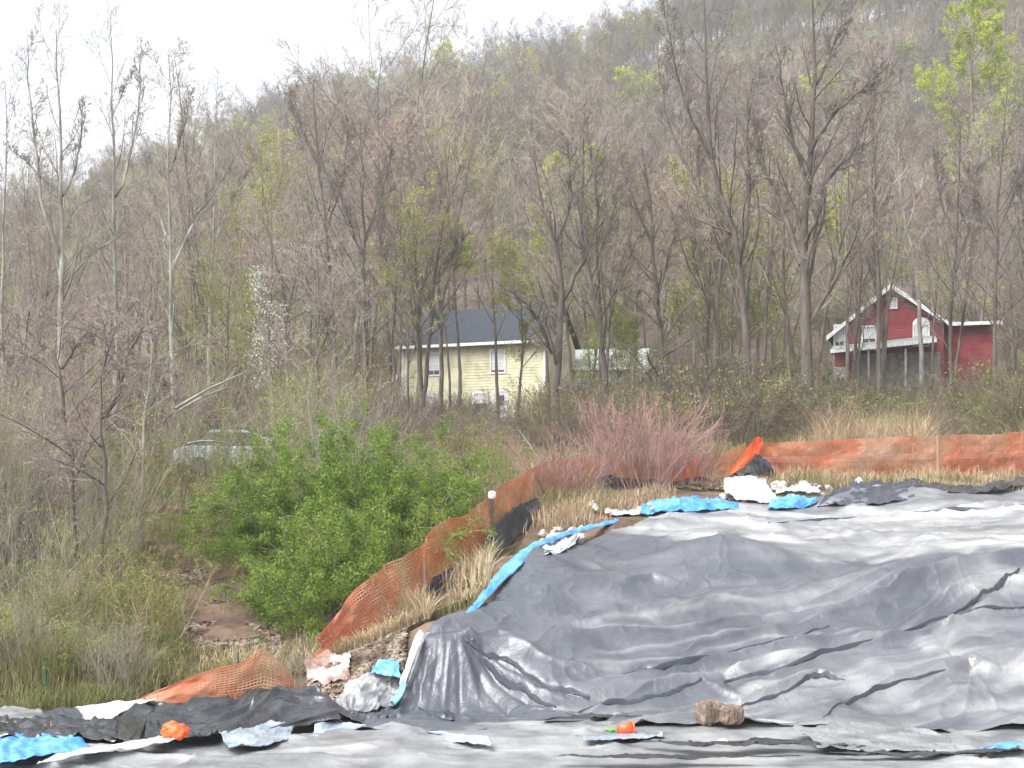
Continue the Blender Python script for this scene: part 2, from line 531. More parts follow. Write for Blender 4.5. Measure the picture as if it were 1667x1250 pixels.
ys = np.concatenate([np.arange(-10, 16, 1.0), np.arange(16, 40, 0.2), np.arange(40, 57.01, 0.5)])
xs = np.concatenate([np.arange(-46, -14, 1.0), np.arange(-14, 16, 0.2), np.arange(16, 47, 1.0)])
Xg, Yg = np.meshgrid(xs, ys)
Zg = H(Xg, Yg)
rough = smooth01((Yg - 20.5) / 2)
Zg = Zg + rough * (0.07 * fbm(Xg * 1.3, Yg * 1.3, 1) + 0.12 * fbm(Xg * 0.35, Yg * 0.35, 2)) - 0.06
yl_ = np.array([19.0, 19.6, 20.3, 20.9, 21.5, 22.5, 24.0, 26.0, 29.2, 31.0, 32.3, 33.2, 34.4, 35.6])       # left edge of the big sheet
xl_ = np.array([-2.3, -2.1, -1.95, -1.70, -1.40, -0.62, -0.12, 0.45, 2.35, 3.9, 5.9, 7.7, 9.6, 11.4])
under = smooth01((Xg - np.interp(Yg, yl_, xl_) - 0.1) / 0.5) * smooth01((Yg - 18.9) / 0.5) * (1 - smooth01((Yg - 34.6) / 0.8))
Zg = Zg - 0.45 * under
Zg[-1] = H(Xg[-1], Yg[-1])
tag(link('ground', mesh_np('ground', np.stack([Xg, Yg, Zg], -1).reshape(-1, 3), grid_faces(*Xg.shape), M['soil'], True)), kind='structure')
us = np.linspace(-0.82, 0.82, 200)
yh = np.concatenate([np.linspace(57, 110, 50), np.linspace(112, 420, 130)])
U, Yh = np.meshgrid(us, yh)
Xh = U * Yh
tag(link('hillside', mesh_np('hillside', np.stack([Xh, Yh, H(Xh, Yh)], -1).reshape(-1, 3), grid_faces(*Xh.shape), M['litter'], True)), kind='structure')

# ------------------------------------------------------------------ plants: branches grown level by level
def polyline(start, dirs, length, K, rng, wob, up):
    N = len(start)
    pts = np.zeros((N, K, 3))
    pts[:, 0] = start
    d = dirs / np.linalg.norm(dirs, axis=1, keepdims=True)
    st = (length / (K - 1))[:, None]
    for i in range(1, K):
        d = d + rng.normal(0, wob, (N, 3)) + np.array([0, 0, up])
        d /= np.linalg.norm(d, axis=1, keepdims=True)
        pts[:, i] = pts[:, i - 1] + d * st
    return pts


def sample(br, idx, t):
    pts, rad = br[0], br[1]
    K = pts.shape[1]
    f = t * (K - 1)
    i = np.minimum(f.astype(int), K - 2)
    g = (f - i)[:, None]
    p = pts[idx, i] * (1 - g) + pts[idx, i + 1] * g
    tn = pts[idx, i + 1] - pts[idx, i]
    tn /= np.linalg.norm(tn, axis=1, keepdims=True) + 1e-9
    r = rad[idx, i] * (1 - g[:, 0]) + rad[idx, i + 1] * g[:, 0]
    return p, tn, r


def grow(br, n, t0, t1, ang, ratio, K, rng, wob=0.12, up=0.06, rr=0.6, tip=0.35, rmin=0.004, taper=0.55):
    N = len(br[0])
    idx = np.repeat(np.arange(N), n)
    t = t0 + (t1 - t0) * ((np.tile(np.arange(n), N) + rng.rand(N * n)) / n)
    p, tn, r = sample(br, idx, t)
    perp = rng.normal(0, 1, (N * n, 3))
    perp -= (perp * tn).sum(1, keepdims=True) * tn
    perp /= np.linalg.norm(perp, axis=1, keepdims=True) + 1e-9
    a = np.radians(rng.uniform(ang[0], ang[1], N * n))[:, None]
    d = np.cos(a) * tn + np.sin(a) * perp
    L = br[2][idx] * ratio * (1 - taper * t) * rng.uniform(0.7, 1.25, N * n)
    pts = polyline(p, d, L, K, rng, wob, up)
    r0 = np.maximum(r * rr * rng.uniform(0.75, 1.0, N * n), rmin)
    rad = r0[:, None] * (1 - (1 - tip) * np.linspace(0, 1, K)[None])
    rad = np.maximum(rad, rmin * 0.7)
    return pts, rad, L


def tubes(brs, sides):
    VV, QQ, off = [], [], 0
    for br, s in zip(brs, sides):
        pts, rad = br[0], br[1]
        N, K, _ = pts.shape
        t = np.gradient(pts, axis=1)
        t /= np.linalg.norm(t, axis=2, keepdims=True) + 1e-9
        ref = np.where(np.abs(t[..., 2:3]) > 0.9, np.array([1.0, 0.1, 0]), np.array([0.1, 0.05, 1.0]))
        u = np.cross(t, ref)
        u /= np.linalg.norm(u, axis=2, keepdims=True) + 1e-9
        w = np.cross(t, u)
        a = 2 * np.pi * np.arange(s) / s
        ring = pts[:, :, None] + rad[:, :, None, None] * (u[:, :, None] * np.cos(a)[None, None, :, None] + w[:, :, None] * np.sin(a)[None, None, :, None])
        VV.append(ring.reshape(-1, 3))
        n, k, j = np.meshgrid(np.arange(N), np.arange(K - 1), np.arange(s), indexing='ij')
        b = off + (n * K + k) * s
        j2 = (j + 1) % s
        QQ.append(np.stack([b + j, b + j2, b + s + j2, b + s + j], -1).reshape(-1, 4))
        off += N * K * s
    return np.concatenate(VV), np.concatenate(QQ)


def leaves(br, n, size, rng, spread=0.05, t0=0.2, aspect=0.55, clump=0.0):
    idx = rng.randint(0, len(br[0]), n)
    p, tn, _ = sample(br, idx, t0 + (1 - t0) * rng.rand(n))
    if clump:
        k_ = vnoise(p[:, 0] * clump + p[:, 2] * 1.3, p[:, 1] * clump - p[:, 2] * clump, 3) + 0.5 * vnoise(p[:, 0] * clump * 2.3, p[:, 2] * clump * 2.3 + p[:, 1], 5) > rng.uniform(-0.95, 0.15, n)
        p, tn = p[k_], tn[k_]
        n = len(p)
    p = p + rng.normal(0, spread, (n, 3))
    a = rng.normal(0, 1, (n, 3)) + tn * 0.8
    a /= np.linalg.norm(a, axis=1, keepdims=True)
    b = np.cross(a, rng.normal(0, 1, (n, 3)))
    b /= np.linalg.norm(b, axis=1, keepdims=True) + 1e-9
    s = (size * rng.uniform(0.6, 1.3, n))[:, None]
    v = np.stack([p, p + a * s * 0.5 + b * s * aspect * 0.5, p + a * s, p + a * s * 0.5 - b * s * aspect * 0.5], 1)
    return v.reshape(-1, 3), np.arange(4 * n).reshape(-1, 4)


def resample(pts, K):
    pts = np.asarray(pts, float)
    s = np.concatenate([[0], np.cumsum(np.linalg.norm(np.diff(pts, axis=0), axis=1))])
    t = np.linspace(0, s[-1], K)
    out = np.stack([np.interp(t, s, pts[:, i]) for i in range(3)], 1)
    for _ in range(1):
        out[1:-1] = out[1:-1] * 0.5 + 0.25 * (out[:-2] + out[2:])
    return out, s[-1]


def tree_meshes(key, seed, h=17.0, r=0.17, limbs=12, lv2=7, lv3=6, lv4=4, start=0.3, ang=(28, 55), lratio=0.5, up=0.10, twig_r=0.011,
                bark='bark', twig='twig', leaf=None, nleaf=0, lsize=0.12, own=None, crown_lv=4, fork=False, lean=0.03):
    """trunk mesh and crown mesh (and foliage mesh) of one tree; own = explicit limbs [(points, r0, r1)]"""
    rng = np.random.RandomState(seed)
    if own is None:
        tr = polyline(np.zeros((1, 3)), np.array([[rng.normal(0, lean), rng.normal(0, lean), 1.0]]), np.array([h]), 12, rng, 0.045, 0.03)
        rad = (r * (1 - 0.88 * np.linspace(0, 1, 12) ** 0.9))[None].copy()
        rad[0, 0] *= 1.3
        L0 = (tr, rad, np.array([h]))
        L1 = grow(L0, limbs, start, 0.97, ang, lratio, 8, rng, 0.09, up, 0.62, 0.3, twig_r * 1.4)
        if fork:
            Fk = grow(L0, 2, start, start + 0.12, (14, 24), 0.78, 10, rng, 0.05, 0.05, 0.85, 0.2, twig_r, taper=0.3)
            L1b = grow(Fk, max(5, limbs // 2), 0.25, 0.97, ang, 0.42, 8, rng, 0.09, up, 0.6, 0.3, twig_r)
            base, sides = [L0, Fk, L1, L1b], [7, 6, 4, 4]
            mains = tuple(np.concatenate([a, b]) for a, b in zip(L1, L1b))
        else:
            base, sides = [L0, L1], [7, 4]
            mains = L1
    else:
        rs, ls, ps = [], [], []
        for (pp, ra, rb) in own:
            q, ln = resample(pp, 12)
            q[1:-1] += rng.normal(0, 0.035, (10, 3)) * np.minimum(1.0, ln / 6)
            ps.append(q)
            ls.append(ln)
            rs.append(np.linspace(ra, rb, 12) * 0.85)
        L0 = (np.array(ps), np.array(rs), np.array(ls))
        L1 = grow(L0, limbs, start, 0.98, ang, lratio, 8, rng, 0.09, up, 0.5, 0.3, twig_r * 1.4)
        base, sides = [L0, L1], [7, 4]
        mains = L1
    L2 = grow(mains, lv2, 0.18, 1.0, (25, 60), 0.55, 5, rng, 0.13, 0.06, 0.6, 0.4, twig_r * 1.15)
    crown, cs = [L2], [3]
    last = L2
    if crown_lv >= 3:
        L3 = grow(L2, lv3, 0.2, 1.0, (22, 60), 0.6, 4, rng, 0.15, 0.05, 0.65, 0.5, twig_r)
        crown.append(L3)
        cs.append(3)
        last = L3
    if crown_lv >= 4:
        L4 = grow(L3, lv4, 0.25, 1.0, (20, 55), 0.7, 3, rng, 0.15, 0.05, 0.75, 0.6, twig_r * 0.8)
        crown.append(L4)
        cs.append(3)
        last = L4
    tm = mesh_np(key + '_trunk', *tubes(base, sides), M[bark], True)
    cm = mesh_np(key + '_crown', *tubes(crown, cs), M[twig], False)
    fm = None
    if leaf: fm = mesh_np(key + '_foliage', *leaves(last, nleaf, lsize, rng, 0.10), M[leaf], False)
    return tm, cm, fm


def tree_obj(meshes, loc, rz=0.0, scale=1.0, name='tree'):
    r = empty(name, loc, rz)
    r.scale = (scale, scale, scale) if not isinstance(scale, tuple) else scale
    link('trunk', meshes[0], r)
    link('crown', meshes[1], r)
    if meshes[2]: link('foliage', meshes[2], r)
    return r


def shrub_meshes(key, seed, n=16, h=2.4, spread=40, r=0.012, base_r=0.25, l1=7, l2=5, up=0.02, wob=0.10, stem='twig_olive', leaf=None, nleaf=0, lsize=0.05, l1r=0.45, l2r=0.5, rmin=0.004, lsp=0.04, ang=(15, 45), clump=0.0):
    rng = np.random.RandomState(seed)
    a = rng.rand(n) * 2 * np.pi
    rr = base_r * np.sqrt(rng.rand(n))
    st = np.stack([rr * np.cos(a), rr * np.sin(a), np.full(n, -0.08)], 1)
    tilt = np.radians(spread) * rng.rand(n) ** 0.7
    a2 = a + rng.normal(0, 0.5, n)
    d = np.stack([np.sin(tilt) * np.cos(a2), np.sin(tilt) * np.sin(a2), np.cos(tilt)], 1)
    L = h * rng.uniform(0.65, 1.1, n)
    pts = polyline(st, d, L, 9, rng, wob, up)
    rad = (r * rng.uniform(0.7, 1.2, n))[:, None] * np.linspace(1, 0.4, 9)[None]
    S0 = (pts, rad, L)
    S1 = grow(S0, l1, 0.2, 1.0, ang, l1r, 5, rng, 0.14, up, 0.65, 0.45, rmin)
    S2 = grow(S1, l2, 0.2, 1.0, (15, 50), l2r, 4, rng, 0.16, up, 0.7, 0.5, rmin * 0.8)
    sm = mesh_np(key + '_stems', *tubes([S0, S1, S2], [4, 3, 3]), M[stem], False)
    lm = None
    if leaf:
        allb = tuple(np.concatenate([x, y]) for x, y in zip((S1[0][:, :4], S1[1][:, :4], S1[2]), S2)) if True else S2
        lm = mesh_np(key + '_leaves', *leaves(allb, nleaf, lsize, rng, lsp, 0.1, 0.55, clump), M[leaf], False)
    return sm, lm


def shrub_obj(meshes, loc, rz=0.0, scale=1.0, name='shrub'):
    r = empty(name, loc, rz)
    r.scale = scale if isinstance(scale, tuple) else (scale,) * 3
    link('stems', meshes[0], r)
    if meshes[1]: link('foliage', meshes[1], r)
    return r


# ---- prototypes of the hillside woods
protos = []
for i in range(4):
    protos.append(tree_meshes('bare%d' % i, 100 + i, h=16 + 2 * (i % 3), limbs=13, lv2=7, lv3=6, lv4=3, start=0.30 + 0.05 * (i % 2), crown_lv=4, twig_r=0.013, fork=(i % 2 == 0)))
slim = []
for i in range(3):
    slim.append(tree_meshes('slim%d' % i, 140 + i, h=17 + i, r=0.14, limbs=15, lv2=6, lv3=5, lv4=3, start=0.35, ang=(18, 38), lratio=0.36, up=0.12, crown_lv=4, twig_r=0.012))
budding = []
for i in range(3):
    budding.append(tree_meshes('bud%d' % i, 170 + i, h=13 + i * 2, r=0.14, limbs=13, lv2=7, lv3=5, start=0.28, ang=(30, 60), crown_lv=3, twig_r=0.013, leaf='leaf_bud', nleaf=9000, lsize=0.16))
spring = []
for i in range(2):
    spring.append(tree_meshes('spring%d' % i, 190 + i, h=10 + i * 2, r=0.12, limbs=14, lv2=8, lv3=6, start=0.2, ang=(35, 70), crown_lv=3, twig_r=0.012, leaf='leaf_spring', nleaf=16000, lsize=0.17))
far = []
for i in range(5):
    far.append(tree_meshes('far%d' % i, 200 + i, h=14 + i, r=0.16, limbs=15, lv2=9, lv3=8, start=0.38, ang=(30, 68), lratio=0.40, crown_lv=3, twig_r=0.019, fork=(i == 1), twig='twig_far'))
far_bud = [tree_meshes('farbud%d' % i, 220 + i, h=12 + i, r=0.15, limbs=12, lv2=7, lv3=5, start=0.25, ang=(32, 62), crown_lv=3, twig_r=0.02, leaf=lf, nleaf=5000, lsize=0.26) for i, lf in enumerate(('leaf_bud', 'leaf_spring'))]

# ------------------------------------------------------------------ houses
def boards(w, h, mat_, parent, y=0.0, x0=0.0, z0=0.0, step=0.2, top=None, axis='x', holes=()):
    """lapped clapboards up a wall in the x-z plane (front at y); top(z) gives the x range left of a gable"""
    mb = MB()
    z = z0
    while z < h - 0.02:
        z1 = min(z + step, h)
        a, b = (x0, x0 + w) if top is None else top(min(z1, h))
        if b - a > 0.05:
            segs = [(a, b)]
            for (hx0, hx1, hz0, hz1) in holes:
                if z1 > hz0 + 0.02 and z < hz1 - 0.02:
                    ns = []
                    for (s0, s1) in segs:
                        if hx1 <= s0 or hx0 >= s1: ns.append((s0, s1))
                        else:
                            if hx0 > s0: ns.append((s0, hx0))
                            if hx1 < s1: ns.append((hx1, s1))
                    segs = ns
            for (s0, s1) in segs:
                if axis == 'x':
                    mb.prism_x([(y, z), (y - 0.045, z), (y - 0.012, z1), (y, z1)], s0, s1)
                else:
                    mb.prism([(y, z), (y, z1), (y - 0.012, z1), (y - 0.045, z)], s0, s1)
        z = z1
    return tag(mb.build('siding', mat_, parent), kind='stuff')


def window(parent, x, z, w, h, y=0.0, blind=0.6, arched=False, name='window'):
    f = MB()
    t = 0.11
    f.box(x - t, x, y - 0.09, y + 0.02, z - t, z + h + t)
    f.box(x + w, x + w + t, y - 0.09, y + 0.02, z - t, z + h + t)
    f.box(x, x + w, y - 0.09, y + 0.02, z + h, z + h + t)
    f.box(x, x + w, y - 0.09, y + 0.02, z - t, z)
    if arched:
        n = 8
        cx, cz, R = x + w / 2, z + h + t + 0.003, w / 2 + t
        poly = [(cx + R * math.cos(math.pi * k / n), cz + R * 0.75 * math.sin(math.pi * k / n)) for k in range(n + 1)]
        f.prism(poly, y - 0.087, y + 0.018)
    o = f.build(name, M['white_paint'], parent)
    p = MB()
    p.box(x, x + w, y - 0.03, y - 0.015, z, z + h)
    p.build('pane', M['glass'], o)
    s = MB()
    s.box(x, x + w, y - 0.06, y - 0.032, z + h * 0.5 - 0.035, z + h * 0.5 + 0.035)
    s.box(x + w / 2 - 0.02, x + w / 2 + 0.02, y - 0.055, y - 0.033, z, z + h * 0.5 - 0.036)
    s.box(x + w / 2 - 0.02, x + w / 2 + 0.02, y - 0.055, y - 0.033, z + h * 0.5 + 0.036, z + h)
    s.build('sash', M['white_paint'], o)
    if blind:
        b = MB()
        b.box(x + 0.02, x + w - 0.02, y - 0.0315, y - 0.0305, z + h * (1 - blind), z + h)
        b.build('blind', M['blind'], o)
    return o


# --- yellow clapboard house
yr = np.array(P(888, 672, 92.0))
yl = np.array(P(655, 672, 96.5))
w_y = float(np.hypot(*(yr - yl)[:2]))
yaw = math.atan2(yr[1] - yl[1], yr[0] - yl[0])
zb = 8.2
yh_ = empty('yellow_house', (yl[0], yl[1], zb), yaw)
tag(yh_, 'pale yellow clapboard house with dark roof and white eaves behind the trees', 'house')
eh = 5.35
wb = MB()
wb.box(0, w_y, 0.002, 5.6, -1.2, eh)
wb.prism_x([(0.05, eh), (5.55, eh), (2.8, eh + 2.75)], 0.01, w_y - 0.01)
wb.build('wall', M['yellow_siding'], yh_)
sx = w_y / 233.0
wins = [((700 - 655) * sx, 3.35, 0.85, 1.45), ((803 - 655) * sx, 3.35, 1.0, 1.45), ((686 - 655) * sx, 0.55, 1.7, 1.25), ((776 - 655) * sx, 0.6, 0.95, 1.3)]
dr = ((808 - 655) * sx, -0.15, 0.95, 2.15)
holes = [(a - 0.12, a + c + 0.12, b - 0.12, b + e + 0.12) for a, b, c, e in wins + [dr]]
boards(w_y, eh - 0.02, M['yellow_siding'], yh_, 0.0, 0.0, -1.2, 0.2, holes=holes)
for k, (a, b, c, e) in enumerate(wins): window(yh_, a, b, c, e, 0.0, (0.8, 0.9, 0.75, 0.5)[k])
d_ = MB()
d_.box(dr[0], dr[0] + dr[2], -0.05, 0.0, dr[1], dr[1] + dr[3])
do = d_.build('door', M['blind'], yh_)
d_ = MB()
d_.box(dr[0] + 0.2, dr[0] + 0.75, -0.065, -0.052, dr[1] + 1.2, dr[1] + 1.9)
d_.build('pane', M['glass'], do)
d_ = MB()
for (a, b, c, e) in ((-0.12, 0, 0, dr[3]), (dr[2], dr[2] + 0.12, 0, dr[3]), (-0.12, dr[2] + 0.12, dr[3], dr[3] + 0.12)):
    d_.box(dr[0] + a, dr[0] + b, -0.09, 0.0, dr[1] + c, dr[1] + e)
d_.build('door_frame', M['white_paint'], do)
rb = MB()
rise, run = 2.8, 3.0
rb.slab([(-0.25, -0.45, eh - 0.02), (w_y + 0.25, -0.45, eh - 0.02), (w_y + 0.25, run - 0.2, eh + rise), (-0.25, run - 0.2, eh + rise)], 0.12)
rb.slab([(w_y + 0.25, 6.05, eh - 0.02), (-0.25, 6.05, eh - 0.02), (-0.25, run - 0.2, eh + rise), (w_y + 0.25, run - 0.2, eh + rise)], 0.12)
yroof = rb.build('roof', M['shingle'], yh_)
eb = MB()
eb.box(-0.3, w_y + 0.3, -0.62, -0.47, eh - 0.14, eh + 0.06)
eb.build('gutter', M['white_paint'], yh_)
for xx in (-0.02, w_y - 0.13):
    cb = MB()
    cb.box(xx, xx + 0.15, -0.075, -0.047, -1.2, eh - 0.05)
    cb.build('corner_board', M['white_paint'], yh_)
# low wing to the left
wg = MB()
wg.prism([(-2.3, -1.2), (-0.01, -1.2), (-0.01, 3.45), (-2.3, 2.25)], 0.5, 5.0)
wing = wg.build('side_wing', M['yellow_siding'], yh_)
wg = MB()
wg.slab([(-2.75, 0.2, 2.1), (-0.03, 0.2, 3.55), (-0.03, 5.2, 3.55), (-2.75, 5.2, 2.1)], 0.1)
wg.build('wing_roof', M['shingle'], wing)
wg = MB()
wg.slab([(-2.8, 0.1, 1.93), (-0.03, 0.1, 3.4), (-0.03, 0.1, 3.68), (-2.8, 0.1, 2.28)], 0.08)
wg.build('rake_board', M['white_paint'], wing)

# --- pale house right of it, mostly hidden
pr = P(930, 660, 97)
ph = empty('pale_house', (pr[0], pr[1], 8.6), math.radians(-8))
tag(ph, 'small pale cream house hidden behind trunks right of the yellow house', 'house')
b = MB()
b.box(0, 5.2, 0.002, 6, -1, 3.5)
b.build('wall', M['pale_siding'], ph)
pw = [(0.5, 1.2, 0.8, 1.3), (2.1, 1.2, 0.8, 1.3), (3.7, 1.2, 0.8, 1.3)]
boards(5.2, 3.48, M['pale_siding'], ph, 0.0, 0, -1, 0.2, holes=[(a - .12, a + c + .12, b_ - .12, b_ + e + .12) for a, b_, c, e in pw])
for a, b_, c, e in pw: window(ph, a, b_, c, e, 0.0, 0.7)
b = MB()
b.slab([(-0.3, -0.4, 3.48), (5.5, -0.4, 3.48), (5.5, 3, 5.1), (-0.3, 3, 5.1)], 0.12)
b.slab([(5.5, 6.4, 3.48), (-0.3, 6.4, 3.48), (-0.3, 3, 5.1), (5.5, 3, 5.1)], 0.12)
b.build('roof', M['shingle_grey'], ph)
b = MB()
b.box(-0.3, 5.5, -0.5, -0.42, 3.38, 3.58)
b.build('gutter', M['white_paint'], ph)

# --- grey shed
sr = P(1098, 655, 88)
sh = empty('garden_shed', (sr[0], sr[1], 7.9), math.radians(12))
tag(sh, 'low shed with pale grey green roof between the two houses', 'shed')
b = MB()
b.box(0, 2.5, 0, 2.4, -0.6, 1.55)
b.build('wall', M['stone_wall'], sh)
b = MB()
b.slab([(-0.25, -0.3, 1.5), (2.75, -0.3, 1.75), (2.75, 2.6, 2.35), (-0.25, 2.6, 2.1)], 0.1)
b.build('roof', M['shingle_grey'], sh)
b = MB()
b.box(0.8, 1.6, -0.04, -0.003, -0.5, 1.3)
b.build('door', M['wood'], sh)

# --- red gabled house
rl = P(1356, 640, 90.0)
rr_ = P(1536, 640, 88.0)
w_r = float(np.hypot(*(rr_ - rl)[:2]))
rh = empty('red_house', (rl[0], rl[1], 7.7), math.atan2(rr_[1] - rl[1], rr_[0] - rl[0]))
tag(rh, 'dark red gabled house with white trim and grey porch on the right slope', 'house')
k = 90 / F_PX
zz = lambda py: CAMZ + (HOR - py) * k - 7.7
ze_l, ze_r, za, xa = zz(545), zz(530), zz(472), (1447 - 1356) * k
b = MB()
b.prism([(0, -1.0), (w_r, -1.0), (w_r, ze_r), (xa, za), (0, ze_l)], 0.002, 9.0)
b.build('wall', M['red_siding'], rh)
def gable(z):
    l = 0 if z <= ze_l else xa * (z - ze_l) / (za - ze_l)
    r = w_r if z <= ze_r else w_r - (w_r - xa) * (z - ze_r) / (za - ze_r)
    return l, r
rw = [((1403 - 1356) * k, zz(570), 0.8, 1.45), ((1483 - 1356) * k, zz(566), 0.85, 1.3), ((1445 - 1356) * k, zz(504), 0.38, 0.55), ((1358.5 - 1356) * k + .05, zz(563), 0.55, 1.3), ((1358 - 1356) * k + 0.1, zz(625), 0.6, 1.0)]
boards(w_r, za, M['red_siding'], rh, 0.0, 0, -1.0, 0.17, top=gable, holes=[(a - .12, a + c + .12, b_ - .12, b_ + e + .12) for a, b_, c, e in rw])
for i, (a, b_, c, e) in enumerate(rw): window(rh, a, b_, c, e, 0.0, (0.5, 0.9, 1.0, 0.8, 0.6)[i], arched=(i == 1))
b = MB()
b.slab([(-0.35, -0.35, ze_l - 0.3), (xa, -0.35, za + 0.02), (xa, 9.3, za + 0.02), (-0.35, 9.3, ze_l - 0.3)], -0.12)
b.slab([(xa, -0.35, za + 0.02), (w_r + 0.35, -0.35, ze_r - 0.25), (w_r + 0.35, 9.3, ze_r - 0.25), (xa, 9.3, za + 0.02)], -0.12)
for v_ in range(len(b.v)):
    b.v[v_] = (b.v[v_][0], b.v[v_][1], b.v[v_][2] + 0.13)
rroof = b.build('roof', M['shingle'], rh)
b = MB()
b.slab([(-0.4, -0.4, ze_l - 0.42), (xa, -0.4, za - 0.12), (xa, -0.4, za + 0.2), (-0.4, -0.4, ze_l - 0.12)], 0.08)
b.slab([(xa + 0.003, -0.4, za - 0.12), (w_r + 0.4, -0.4, ze_r - 0.40), (w_r + 0.4, -0.4, ze_r - 0.1), (xa + 0.003, -0.4, za + 0.2)], 0.08)
b.build('rake_board', M['white_paint'], rroof)
# porch: white edged roof on posts over a stone ground floor
b = MB()
pz0, pz1 = zz(577), zz(562)
b.slab([(0.0, -2.2, pz0), (w_r - 0.5, -2.2, pz1 - 0.1), (w_r - 0.5, -0.06, pz1 + 0.35), (0.0, -0.06, pz0 + 0.45)], 0.1)
porch = b.build('porch_roof', M['shingle_grey'], rh)
b = MB()
b.slab([(-0.05, -2.3, pz0 - 0.14), (w_r - 0.45, -2.3, pz1 - 0.24), (w_r - 0.45, -2.3, pz1 + 0.02), (-0.05, -2.3, pz0 + 0.12)], -0.09)
b.build('fascia', M['white_paint'], porch)
for xx in (0.1, 2.3, 4.6, w_r - 0.75):
    b = MB()
    b.box(xx, xx + 0.12, -2.15, -2.03, -1.0, pz0 + 0.02)
    b.build('porch_post', M['stone_wall'], rh)
b = MB()
b.box(1.2, w_r - 0.2, -0.35, -0.06, -1.0, pz0 - 0.05)
b.build('stone_base', M['stone_wall'], rh)
# wing to the right
b = MB()
b.box(w_r + 0.01, w_r + 3.2, 1.5, 8, -1.0, zz(532))
rwg = b.build('side_wing', M['red_siding'], rh)
boards(3.15, zz(533), M['red_siding'], rwg, 1.498, w_r + 0.02, -1.0, 0.17)
b = MB()
b.slab([(w_r + 0.02, 1.0, zz(529)), (w_r + 3.6, 1.0, zz(532)), (w_r + 3.6, 5, zz(522)), (w_r + 0.02, 5, zz(519))], 0.1)
b.build('wing_roof', M['shingle_grey'], rwg)
b = MB()
b.box(w_r + 0.45, w_r + 3.65, 0.88, 0.97, zz(534), zz(528.5))
b.build('wing_fascia', M['white_paint'], rwg)
b = MB()
b.box(w_r + 3.1, w_r + 3.25, 1.3, 1.45, -1.0, zz(534))
b.build('corner_post', M['white_paint'], rwg)

# ------------------------------------------------------------------ trees one can tell apart
def limb(d, pts, r0, r1, root):
    """limb given where the photograph shows it; third value = metres nearer or farther than the trunk"""
    out = []
    for q in pts:
        dd = d + (q[2] if len(q) > 2 else 0)
        out.append(P(q[0], q[1], dd) - root)
    return (np.array(out), r0, r1)


def named_tree(label, d, base_px, limbs_, name='tree', group=None, cat='tree', **kw):
    x = (base_px - CX) / F_PX * d
    root = np.array([x, d, Hs(x, d) - 0.15])
    own = []
    for i, (pts, r0, r1) in enumerate(limbs_):
        L = limb(d, pts, r0, r1, root)
        if i == 0:
            q = np.vstack([[0, 0, 0], L[0]])
            L = (q, r0, r1)
        own.append(L)
    ms = tree_meshes(name + str(int(base_px)), int(base_px * 7 + d), own=own, **kw)
    return tag(tree_obj(ms, tuple(root), name=name), label, cat, group)


pale = dict(bark='bark_pale', twig='twig_pale', limbs=16, lv2=5, lv3=4, lv4=2, start=0.3, ang=(20, 42), lratio=0.22, up=0.14, twig_r=0.008, crown_lv=4)
named_tree('tall pale barked tree with twin leaders, tallest at the far left', 46, 98,
           [([(100, 640), (96, 480, 0), (102, 330), (96, 200), (92, 50)], 0.17, 0.02), ([(102, 318), (118, 290, .5), (130, 240, .8), (134, 160, 1)], 0.07, 0.012),
            ([(97, 420), (70, 330, -.6), (52, 220, -.8), (45, 60, -1)], 0.09, 0.012), ([(98, 470), (140, 420, .6), (215, 370, 1)], 0.06, 0.012), ([(80, 300, -.5), (40, 260, -1), (5, 235, -1)], 0.03, .01)],
           name='aspen_tree', **pale)
named_tree('slender pale tree forked into two long leaders against the sky', 48, 188,
           [([(190, 560), (188, 430), (187, 320), (183, 190), (179, 40)], 0.13, 0.016), ([(188, 320), (210, 270, .4), (225, 180, .6), (231, 72, .8)], 0.07, 0.012), ([(183, 190), (200, 150), (220, 110)], 0.03, 0.008)],
           name='aspen_tree', **pale)
named_tree('pale tree with branches sweeping up to the right, left skyline', 47, 280,
           [([(282, 560), (279, 430), (277, 300), (273, 200), (275, 95)], 0.13, 0.014), ([(279, 440), (320, 350, .5), (365, 290, .8), (380, 250, 1)], 0.07, 0.012), ([(276, 280), (300, 210, -.5), (310, 150, -.8)], 0.05, 0.01), ([(279, 400), (250, 330, .6), (235, 250, .8)], 0.05, 0.01)],
           name='aspen_tree', **pale)
named_tree('thin pale tree at the very left edge of the wood', 46, 8,
           [([(6, 560), (4, 400), (9, 280), (11, 200), (8, 130)], 0.10, 0.014), ([(4, 420), (-30, 330, .5), (-50, 230, 1)], 0.05, 0.01)], name='aspen_tree', **pale)
named_tree('pale tree with a leaning top reaching the hill crest', 52, 352,
           [([(340, 560), (345, 420), (350, 300), (352, 160)], 0.11, 0.014), ([(345, 400), (380, 320, .5), (420, 250, 1)], 0.05, 0.01)], name='aspen_tree', **pale)

